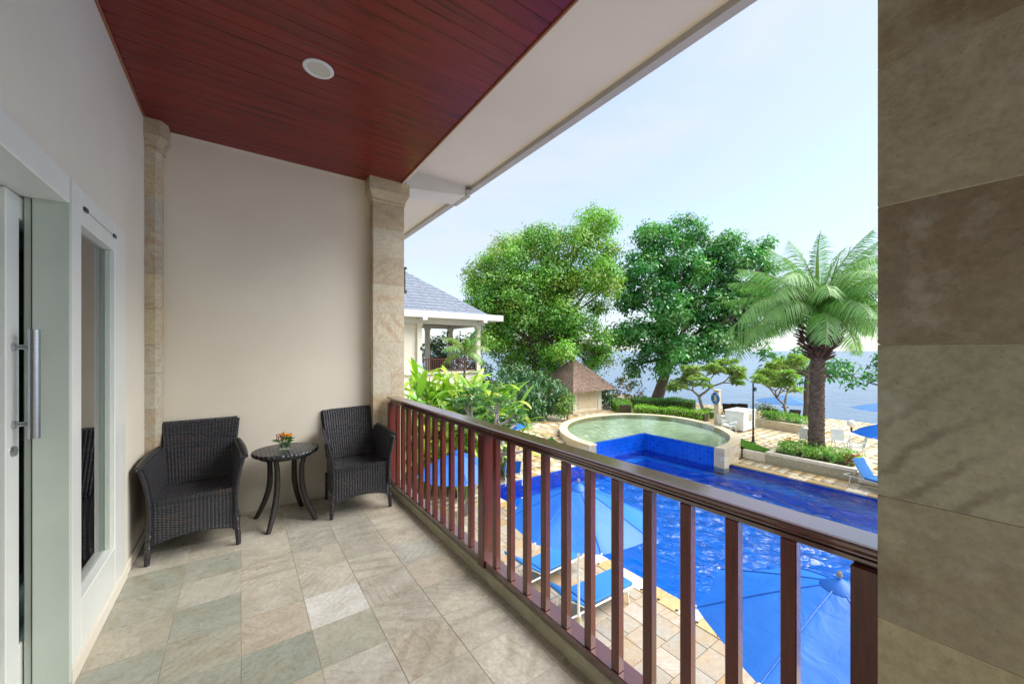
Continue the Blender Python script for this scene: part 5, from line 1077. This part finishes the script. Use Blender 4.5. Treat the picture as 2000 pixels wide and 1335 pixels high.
# thatch: layered straw strips
V, T, Cc, k = [], [], [], 0; ex, ey = (hx1 - hx0) / 2 + 0.75, (hy1 - hy0) / 2 + 0.75; ez, az = 1.72, 3.95
prof_r = lambda s: 1 - (1 - s) ** 1.12
def rp_(side, a, s):
    q = (1 - s); x, y = {0: (a * ex, -ey), 1: (ex, a * ey), 2: (-a * ex, ey), 3: (-ex, -a * ey)}[side]; return (x * q, y * q, ez + (az - ez) * prof_r(s) * 1.0)
for side in range(4):
    for row in range(26):
        s0 = row / 26 - 0.03; s1 = min(1.0, (row + 2.2) / 26)
        m = int(70 * (1 - row / 26)) + 4
        for q in range(m):
            a0 = -1 + 2 * q / m; a1 = a0 + 2.3 / m; jit = random.uniform(-0.022, 0.016); up = random.uniform(0.015, 0.10)
            p = [Vector(rp_(side, a0, s0 + jit)), Vector(rp_(side, a1, s0 + jit)), Vector(rp_(side, a1, s1)), Vector(rp_(side, a0, s1))]
            for w_ in p[:2]: w_ += Vector((0, 0, up))
            V += [tuple(z) for z in p]; T.append((k, k+1, k+2, k+3)); k += 4; Cc += [np.array([1, 0.95, 0.9]) * random.uniform(0.55, 1.35)] * 4
rfm = link('roof', np_mesh('roof', np.array(V), np.array(T), np.array(Cc), 'thatch'), hut)
un = MB().add([(-ex, -ey, ez - 0.02), (ex, -ey, ez - 0.02), (ex, ey, ez - 0.02), (-ex, ey, ez - 0.02), (0, 0, az - 0.1)], [(0, 3, 2, 1), (0, 1, 4), (1, 2, 4), (2, 3, 4), (3, 0, 4)]).build('roof_frame', 'dark_wood', hut)
MB().lathe([(0.26, 3.72), (0.2, 3.95), (0.12, 4.1), (0.13, 4.22), (0.04, 4.4)], 12).build('finial', 'palm_boot', rfm)
# pavilion wing
pv = thing('pavilion', 'cream pavilion wing with grey shingled hip roof and open balcony', 'building', (11.5, 25.5, 0)); ox, oy = 11.5, 25.5
def pb_(x0, x1, y0, y1, z0, z1, name, mat, b=0.0, par=pv): return MB().box(x0 - ox, x1 - ox, y0 - oy, y1 - oy, z0, z1, b).build(name, mat, par)
pb_(3.0, 14.3, 24.05, 29.0, ZL - 0.05, -0.12, 'base_storey', 'cream'); pb_(2.9, 14.45, 23.9, 29.1, -0.119, 0.0, 'floor_slab', 'cream', 0.02)
pb_(3.0, 9.4, 24.15, 28.8, 0.001, 3.25, 'wall', 'cream')
for (x, y) in ((9.42, 23.95), (13.9, 23.95), (13.9, 28.4), (9.9, 28.4), (11.9, 28.4)):
    c = pb_(x, x + 0.32, y, y + 0.32, 0.001, 3.02, 'column', 'cream', 0.01); capital(MB(), x - ox, x + 0.32 - ox, y - oy, y + 0.32 - oy, 3.255).build('capital', 'cream', c)
pb_(2.8, 14.5, 23.85, 24.35, 3.257, 3.62, 'beam', 'beam', 0.01); pb_(13.8, 14.5, 24.351, 29, 3.257, 3.62, 'beam', 'beam', 0.01); pb_(9.0, 13.799, 28.3, 28.9, 3.257, 3.62, 'beam', 'beam', 0.01)
pb_(9.0, 13.799, 24.351, 28.299, 3.5, 3.62, 'balcony_ceiling', 'dark_wood')
pb_(2.0, 15.55, 23.1, 29.9, 3.621, 3.72, 'eave_soffit', 'beam'); pb_(2.0, 15.6, 23.02, 23.099, 3.60, 4.02, 'fascia', 'beam', 0.01); pb_(15.551, 15.63, 23.1, 29.95, 3.60, 4.02, 'fascia', 'beam', 0.01)
for x in (9.58, 14.06): pb_(x - 0.16, x + 0.16, 23.0, 23.84, 3.42, 3.60, 'bracket', 'beam', 0.01)
# hip roof shingles row by row
rx0, rx1, ry0, ry1, rz0, rz1 = 1.0, 14.4, 23.1, 29.9, 3.98, 7.35; hxm = rx1 - 3.6 - 2.0
rfp = MB().add([(rx0 - ox, ry0 - oy, rz0), (rx1 - ox, ry0 - oy, rz0), (rx1 - ox, ry1 - oy, rz0), (rx0 - ox, ry1 - oy, rz0), (rx0 - ox, 26.5 - oy, rz1), (hxm - ox, 26.5 - oy, rz1)], [(0, 1, 5, 4), (1, 2, 5), (2, 3, 4, 5), (3, 0, 4), (0, 3, 2, 1)]).build('roof', 'shingle', pv)
pb_(14.0, 14.5, 23.12, 29.8, 3.72, 3.985, 'gutter_box', 'fascia')
ns = 15
for i in range(ns):
    s0, s1 = i / ns, (i + 1.12) / ns; y0_, z0_ = ry0 + (26.5 - ry0) * s0, rz0 + (rz1 - rz0) * s0; y1_, z1_ = ry0 + (26.5 - ry0) * min(1, s1), rz0 + (rz1 - rz0) * min(1, s1)
    xr0, xr1 = rx1 + (hxm - rx1) * s0, rx1 + (hxm - rx1) * min(1, s1); x = 7.6 - 0.3 * (i % 2)
    while x < xr0 - 0.1:
        xe = min(x + 0.6, xr0); xe1 = min(x + 0.6, xr1); xs1 = min(x, xr1); u_ = random.uniform(0.035, 0.055)
        MB().add([(x + 0.006 - ox, y0_ - oy - 0.01, z0_ + u_), (xe - 0.006 - ox, y0_ - oy - 0.01, z0_ + u_), (max(xe1 - 0.006, xs1 + 0.005) - ox, y1_ - oy, z1_ + 0.012), (xs1 + 0.004 - ox, y1_ - oy, z1_ + 0.012), (x + 0.006 - ox, y0_ - oy - 0.01, z0_ + 0.003), (xe - 0.006 - ox, y0_ - oy - 0.01, z0_ + 0.003)],
                 [(0, 1, 2, 3), (4, 5, 1, 0)]).build('shingle', 'shingle', rfp); x += 0.6
prl = [(9.75, 13.9, 24.0, 24.08)]
pb_(9.745, 13.895, 24.0, 24.09, 0.86, 0.93, 'handrail', 'dark_wood', 0.005); pb_(9.745, 13.895, 24.01, 24.08, 0.08, 0.14, 'bottom_rail', 'dark_wood', 0.004)
pbm = MB().box(-0.025, 0.025, -0.02, 0.02, 0.141, 0.859).mesh('baluster', 'dark_wood'); x = 9.9
while x < 13.85: link('baluster', pbm, pv, (x - ox, 24.045 - oy, 0)); x += 0.17
pb_(12.0, 13.9, 28.45, 28.55, 0.0015, 0.95, 'rear_rail_panel', 'dark_wood'); pb_(9.62, 9.74, 23.935, 23.9495, 1.5, 1.72, 'wall_lamp', 'dark_steel', 0.004)

# ================================================================ POOLSIDE FURNITURE
def parasol(label, x, y, z, rim_z, apex_z, rad, mat, rot=0.3, pole='alu_white', n=8, tilt=None, group='blue parasols around the pool', cap=True):
    t = thing('parasol', label, 'parasol', (x, y, z), 0, group); b = MB(); rz_, az_ = rim_z - z, apex_z - z; rings = 7; sub = 6
    for j in range(rings + 1):
        s = 0.02 + 0.98 * j / rings
        for i in range(n * sub):
            a = rot + 2 * math.pi * i / (n * sub); fr_ = (i % sub) / sub; scal = 1 - 0.085 * s * math.sin(fr_ * math.pi); sag = 0.055 * math.sin(fr_ * math.pi) * s * math.sin(s * math.pi * 0.5)
            r_ = rad * s * scal; b.v.append((r_ * math.cos(a), r_ * math.sin(a), az_ - (az_ - rz_) * (s ** 1.12) - sag * 0.6))
    m = n * sub
    for j in range(rings):
        for i in range(m): b.f.append((j*m + i, (j+1)*m + i, (j+1)*m + (i+1) % m, j*m + (i+1) % m))
    b.f.append(tuple(range(m))); b.build('canopy', mat, t, smooth=True)
    for i in range(n):
        a = rot + 2 * math.pi * i / n; pr = lambda s: (rad * s * math.cos(a), rad * s * math.sin(a), az_ - (az_ - rz_) * s ** 1.12 - 0.012)
        MB().tube([pr(0.03), pr(0.35), pr(0.7), pr(0.995)], 0.008, 6).build('rib', pole, t)
        MB().tube([(rad*0.995*math.cos(a), rad*0.995*math.sin(a), rz_ + 0.014), (rad*1.012*math.cos(a), rad*1.012*math.sin(a), rz_ + 0.01)], 0.013, 6).build('rib_tip', pole, t)
        MB().tube([(p_ := pr(s))[0:2] + (p_[2] + 0.017,) for s in (0.06, 0.3, 0.55, 0.8, 0.985)], 0.007, 5).build('seam', mat, t)
    MB().tube([(0, 0, 0.05), (0, 0, az_ - 0.02)], 0.024, 12).build('pole', pole, t); MB()._lathe([(0.26, 0.0), (0.26, 0.05), (0.06, 0.08), (0.05, 0.3), (0.03, 0.3)], 20, 0, 0).build('base', 'mortar', t)
    if cap:
        MB()._lathe([(0.17, az_ - 0.055), (0.165, az_ - 0.048), (0.09, az_ + 0.012), (0.03, az_ + 0.045), (0.012, az_ + 0.05)], 16, 0, 0).build('vent_cap', mat, t, smooth=True); MB().lathe([(0.012, az_ + 0.06), (0.026, az_ + 0.08), (0.022, az_ + 0.11), (0.006, az_ + 0.13)], 10).build('finial', 'bark_pale', t)
    return t
zr_, za_ = -1.52, -0.97
p = at(1130, 948, za_); parasol('blue parasol shading the two pool loungers below the railing middle', p.x, p.y, ZL, zr_, za_, 1.3, 'blue_cloth', 0.25)
p = at(1640, 1138, za_); parasol('blue parasol standing beside the pool near the stone pillar', p.x, p.y, ZL, zr_, za_, 1.36, 'blue_cloth', 0.62)
p = at(968, 800, za_); parasol('blue parasol behind the frangipani branches by the stone path', p.x, p.y, ZL, zr_ - 0.05, za_, 1.35, 'blue_cloth', 0.1)
p = at(895, 880, za_ - 0.4); parasol('blue parasol in front of the tropical plants seen between balusters', p.x, p.y, ZL, zr_ - 0.45, za_ - 0.4, 1.15, 'blue_cloth', 0.5)
p = at(1768, 820, za_ + 0.1); parasol('blue parasol over the lounger near the palm planter', p.x, p.y, ZT if p.x > 19.4 else ZL, zr_ + 0.1, za_ + 0.1, 1.4, 'blue_cloth', 0.4)
p = atD(1533, 772, 31.5); parasol('faded blue beach parasol on the shore behind the small frangipani', p.x, p.y, ZT, p.z - 0.55, p.z, 2.1, 'faded_cloth', 0.2, 'dark_steel', group='faded beach parasols', cap=False)
p = atD(1722, 786, 31); parasol('faded blue beach parasol on the shore beyond the blue poolside parasol', p.x, p.y, ZT, p.z - 0.55, p.z, 1.9, 'faded_cloth', 0.2, 'dark_steel', group='faded beach parasols', cap=False)

def lounger(label, loc, rz, pad='blue_pad', frame='alu_white', back=0.6, group='blue sun loungers by the pool'):
    """foot end at +x; backrest rises at -x"""
    t = thing('sun_lounger', label, 'sun lounger', loc, rz, group); W = 0.31
    for s in (-1, 1): MB().tube([(-0.95, s * W, 0.30), (0.95, s * W, 0.30)], 0.018, 8).build('side_rail', frame, t)
    for x in (-0.94, -0.3, 0.3, 0.94): MB().tube([(x, -W, 0.30), (x, W, 0.30)], 0.015, 8).build('cross_bar', frame, t)
    for x in (-0.7, 0.78):
        for s in (-1, 1): MB().tube([(x, s * W, 0.30), (x + (0.06 if x > 0 else -0.06), s * W, 0.0)], 0.016, 8).build('leg', frame, t)
    MB().box(-0.28, 0.98, -0.3, 0.3, 0.319, 0.385, 0.02).build('mattress', pad, t)
    c, s_ = math.cos(back), math.sin(back); b = MB().box(0, 0.72, -0.3, 0.3, 0.0, 0.066, 0.02); b.v = [(-0.30 - x * c + z * s_ * 0.0 - 0.0, y, 0.33 + x * s_ + z * c) for x, y, z in b.v]; b.f = [tuple(reversed(f)) for f in b.f]; b.build('backrest', pad, t)
    for s in (-1, 1): MB().tube([(-0.30, s * W * 0.9, 0.318), (-0.30 - 0.7 * c, s * W * 0.9, 0.318 + 0.7 * s_)], 0.013, 8).build('back_frame', frame, t)
    MB().tube([(-0.30 - 0.5 * c, 0, 0.31 + 0.5 * s_), (-0.8, 0, 0.30)], 0.012, 8).build('back_prop', frame, t)
    return t
l1, l2 = at(1085, 1118, ZL), at(1168, 1180, ZL)
lounger('blue cushioned sun lounger under the parasol closer to the railing post', (l1.x - 0.35, l1.y, ZL + 0.001), R(3)); lounger('blue cushioned sun lounger on the deck beside the pool edge, partly clear of the parasol', (l2.x - 0.3, l2.y, ZL + 0.001), R(-2))
l3 = at(1000, 935, ZL); lounger('blue sun lounger with raised back beside the pool corner', (l3.x, l3.y, ZL + 0.001), R(60), back=0.9)
l4 = at(1735, 938, ZL); lounger('blue sun lounger with upright back at the end of the palm planter', (18.95, 3.6, ZL + 0.001), R(250), back=1.05)
DKW = dict(pad='dark_weave', frame='dark_weave', group='dark wicker loungers facing the sea')
for (u, v, r_, lab) in [(1422, 812, 200, 'dark wicker lounger behind the white kiosk'), (1438, 812, 200, 'dark wicker lounger behind the white kiosk'), (1452, 812, 200, 'dark wicker lounger behind the white kiosk'), (1505, 824, 210, 'dark wicker lounger beside the small frangipani and globe lamp'), (1548, 826, 210, 'dark wicker lounger beside the small frangipani and globe lamp')]:
    p = at(u, v, ZT); lounger(lab, (p.x, p.y, ZT + 0.004), R(180 + r_), back=1.0, **DKW)
def white_chair(label, loc, rz, group='white garden chairs on the terrace'):
    t = thing('garden_chair', label, 'chair', loc, rz, group)
    MB().box(-0.25, 0.25, -0.24, 0.24, 0.42, 0.45, 0.01).build('seat', 'plastic_white', t)
    b = MB().box(-0.25, 0.25, 0, 0.03, 0, 0.5, 0.01); b.v = [(x, 0.215 + y + z * 0.2, 0.452 + z) for x, y, z in b.v]; b.build('backrest', 'plastic_white', t)
    for sx_ in (-1, 1):
        for sy in (-1, 1): MB().tube([(sx_ * 0.22, sy * 0.2, 0.42), (sx_ * 0.25, sy * 0.25, 0.0)], [0.025, 0.018], 8).build('leg', 'plastic_white', t)
        MB().tube([(sx_ * 0.26, 0.28, 0.66), (sx_ * 0.29, 0.0, 0.66), (sx_ * 0.28, -0.22, 0.64), (sx_ * 0.24, -0.22, 0.45)], 0.02, 8).build('arm', 'plastic_white', t)
    return t
def white_table(label, loc, r_=0.45):
    t = thing('garden_table', label, 'table', loc, 0, 'white round garden tables'); MB()._lathe([(r_ - 0.01, 0.70), (r_, 0.705), (r_, 0.725), (r_ - 0.01, 0.73)], 28, 0, 0).build('tabletop', 'plastic_white', t)
    MB().tube([(0, 0, 0.03), (0, 0, 0.699)], 0.03, 10).build('pedestal', 'plastic_white', t)
    for k in range(4): a = k * math.pi / 2 + 0.4; MB().tube([(0, 0, 0.08), (0.32 * math.cos(a), 0.32 * math.sin(a), 0.018)], 0.02, 8).build('foot', 'plastic_white', t)
zt_ = ZT + 0.004
for u, v, r_, lab in [(1556, 880, 110, 'white garden chair with its back to the planter, beside the palm trunk'), (1583, 876, 30, 'white garden chair half hidden by the palm trunk'), (1640, 880, 300, 'white garden chair pulled up to the round table behind the planter'), (1668, 893, 200, 'white garden chair turned away at the round table behind the planter'), (1582, 852, 150, 'white garden chair standing at the end of the garden wall'), (1415, 842, 60, 'white garden chair beside the lifebuoy post'), (1424, 846, 250, 'white garden chair pushed against the kiosk side')]:
    p = at(u, v, ZT)
    if 19.3 < p.x < 22.1 and 4 < p.y < 7.7: p.x = 22.25 + random.random() * 0.1
    white_chair(lab, (p.x, p.y, zt_), R(r_))
p = at(1655, 878, ZT); white_table('white round table behind the planter and palm', (p.x + 0.4, p.y, zt_)); p = at(1419, 836, ZT); white_table('white round table standing left of the kiosk', (p.x, p.y, zt_), 0.4)
# kiosk
k0, k1, k2 = at(1433, 837, ZT), at(1452, 844, ZT), at(1475, 837, ZT)
ang = math.atan2((k2 - k1).y, (k2 - k1).x); ks = thing('towel_kiosk', 'white box shaped towel kiosk on the terrace next to lamp post', 'kiosk', (k1.x, k1.y, zt_), ang)
lw, dw = (k2 - k1).length, max(0.8, (k0 - k1).length); MB().box(0.03, lw - 0.03, 0.03, dw - 0.03, 0.0, 0.05).build('plinth', 'dark_wood', ks); MB().box(0, lw, 0, dw, 0.051, 1.12, 0.01).build('body', 'plastic_white', ks); MB().box(-0.05, lw + 0.05, -0.05, dw + 0.05, 1.121, 1.17, 0.008).build('counter', 'plastic_white', ks)
MB().box(lw * 0.45, lw * 0.7, -0.006, -0.0005, 0.55, 0.95).build('louvre', 'mortar', ks); MB().box(0.08, lw * 0.4, -0.005, -0.0005, 0.12, 1.05).build('door_panel', 'alu_white', ks)
# lamp post
p = at(1471, 864, ZT); lp_ = thing('lamp_post', 'slim dark green lamp post rising from the grass wedge', 'lamp post', (p.x, p.y, ZT + 0.012)); D = p.x * S_ + p.y * C_; hh = (864 - 748) * D / F
MB().tube([(0, 0, 0), (0, 0, 0.3), (0, 0, 0.301), (0, 0, hh)], [0.07, 0.06, 0.045, 0.035], 12).build('pole', 'lamp_green', lp_); MB().box(0.036, 0.28, -0.06, 0.06, hh - 0.42, hh - 0.22, 0.02).build('floodlight', 'lamp_green', lp_); MB()._lathe([(0.14, 0.0), (0.14, 0.03), (0.08, 0.05)], 16, 0, 0).build('foot', 'lamp_green', lp_)
# lifebuoy post + lifebuoy
p = at(1401, 836, ZT); D = p.x * S_ + p.y * C_; zc = H - (777 - HY) * D / F - zt_
po = thing('lifebuoy_post', 'square beige stone post carrying the blue lifebuoy', 'post', (p.x, p.y, zt_)); MB().box(-0.14, 0.14, -0.14, 0.14, 0.0, zc + 0.45, 0.012).build('shaft', 'blockwall', po); MB().box(-0.17, 0.17, -0.17, 0.17, zc + 0.451, zc + 0.51, 0.012).build('cap', 'coping', po); MB().tube([(-0.14, 0, zc + 0.27), (-0.27, 0, zc + 0.29)], 0.012, 8).build('peg', 'steel', po)
lb = thing('lifebuoy', 'blue ring lifebuoy hung on the beige post', 'lifebuoy', (p.x - 0.232, p.y - 0.0, zt_ + zc), -R(30))
b = MB(); n1, n2 = 32, 12
for i in range(n1):
    a = 2 * math.pi * i / n1
    for j in range(n2): q = 2 * math.pi * j / n2; rr = 0.285 + 0.078 * math.cos(q); b.v.append((0.078 * math.sin(q), rr * math.cos(a), rr * math.sin(a)))
for i in range(n1):
    for j in range(n2): b.f.append((i*n2 + j, ((i+1) % n1)*n2 + j, ((i+1) % n1)*n2 + (j+1) % n2, i*n2 + (j+1) % n2))
b.build('ring', 'buoy_blue', lb, smooth=True)
for k in range(4):
    a = k * math.pi / 2 + 0.78; MB().tube([(0.082 * math.sin(q), (0.285 + 0.082 * math.cos(q)) * math.cos(a), (0.285 + 0.082 * math.cos(q)) * math.sin(a)) for q in [2 * math.pi * j / 16 for j in range(17)]], 0.008, 6, False).build('rope_band', 'alu_white', lb)
# globe lamps
for u, v, lab in [(1561, 836, 'white globe lamp on a short post at the end of the garden wall'), (1663, 843, 'white globe lamp on a short post near the blue parasol by the sea')]:
    p = at(u, v, ZT); D = p.x * S_ + p.y * C_; g = thing('globe_lamp', lab, 'lamp', (p.x, p.y, zt_)); MB().tube([(0, 0, 0), (0, 0, 0.3)], 0.05, 10).build('post', 'lamp_green', g); MB()._lathe([(0.21 * math.sin(max(0.02, t * math.pi)), 0.47 - 0.21 * math.cos(t * math.pi)) for t in [i / 14 for i in range(15)]], 20, 0, 0).build('globe', 'lamp_globe', g, smooth=True)
# far float and thin pole
p = at(1241, 731, ZS); fb = thing('float_buoy', 'pink float bobbing on the sea beyond the hedge', 'buoy', tuple(p)); MB().lathe([(0.2, -0.2), (0.5, 0.0), (0.55, 0.3), (0.4, 0.65), (0.1, 0.8)], 14).build('body', 'pink', fb, smooth=True); MB().tube([(0, 0, 0.8), (0, 0, 1.1)], 0.05, 6).build('ring', 'pink', fb)
p = at(1320, 790, -3.45); MB_ = MB().tube([(0, 0, 0), (0, 0, 1.5), (0.02, 0, 1.9)], 0.02, 8); fp_ = thing('flag_pole', 'thin pale pole standing on the shore behind the hedge', 'pole', tuple(p)); MB_.build('shaft', 'alu_white', fp_); MB()._lathe([(0.12, 0.0), (0.12, 0.05), (0.03, 0.06)], 12, 0, 0).build('foot', 'mortar', fp_)
p = at(1716, 834, ZT); D = p.x * S_ + p.y * C_
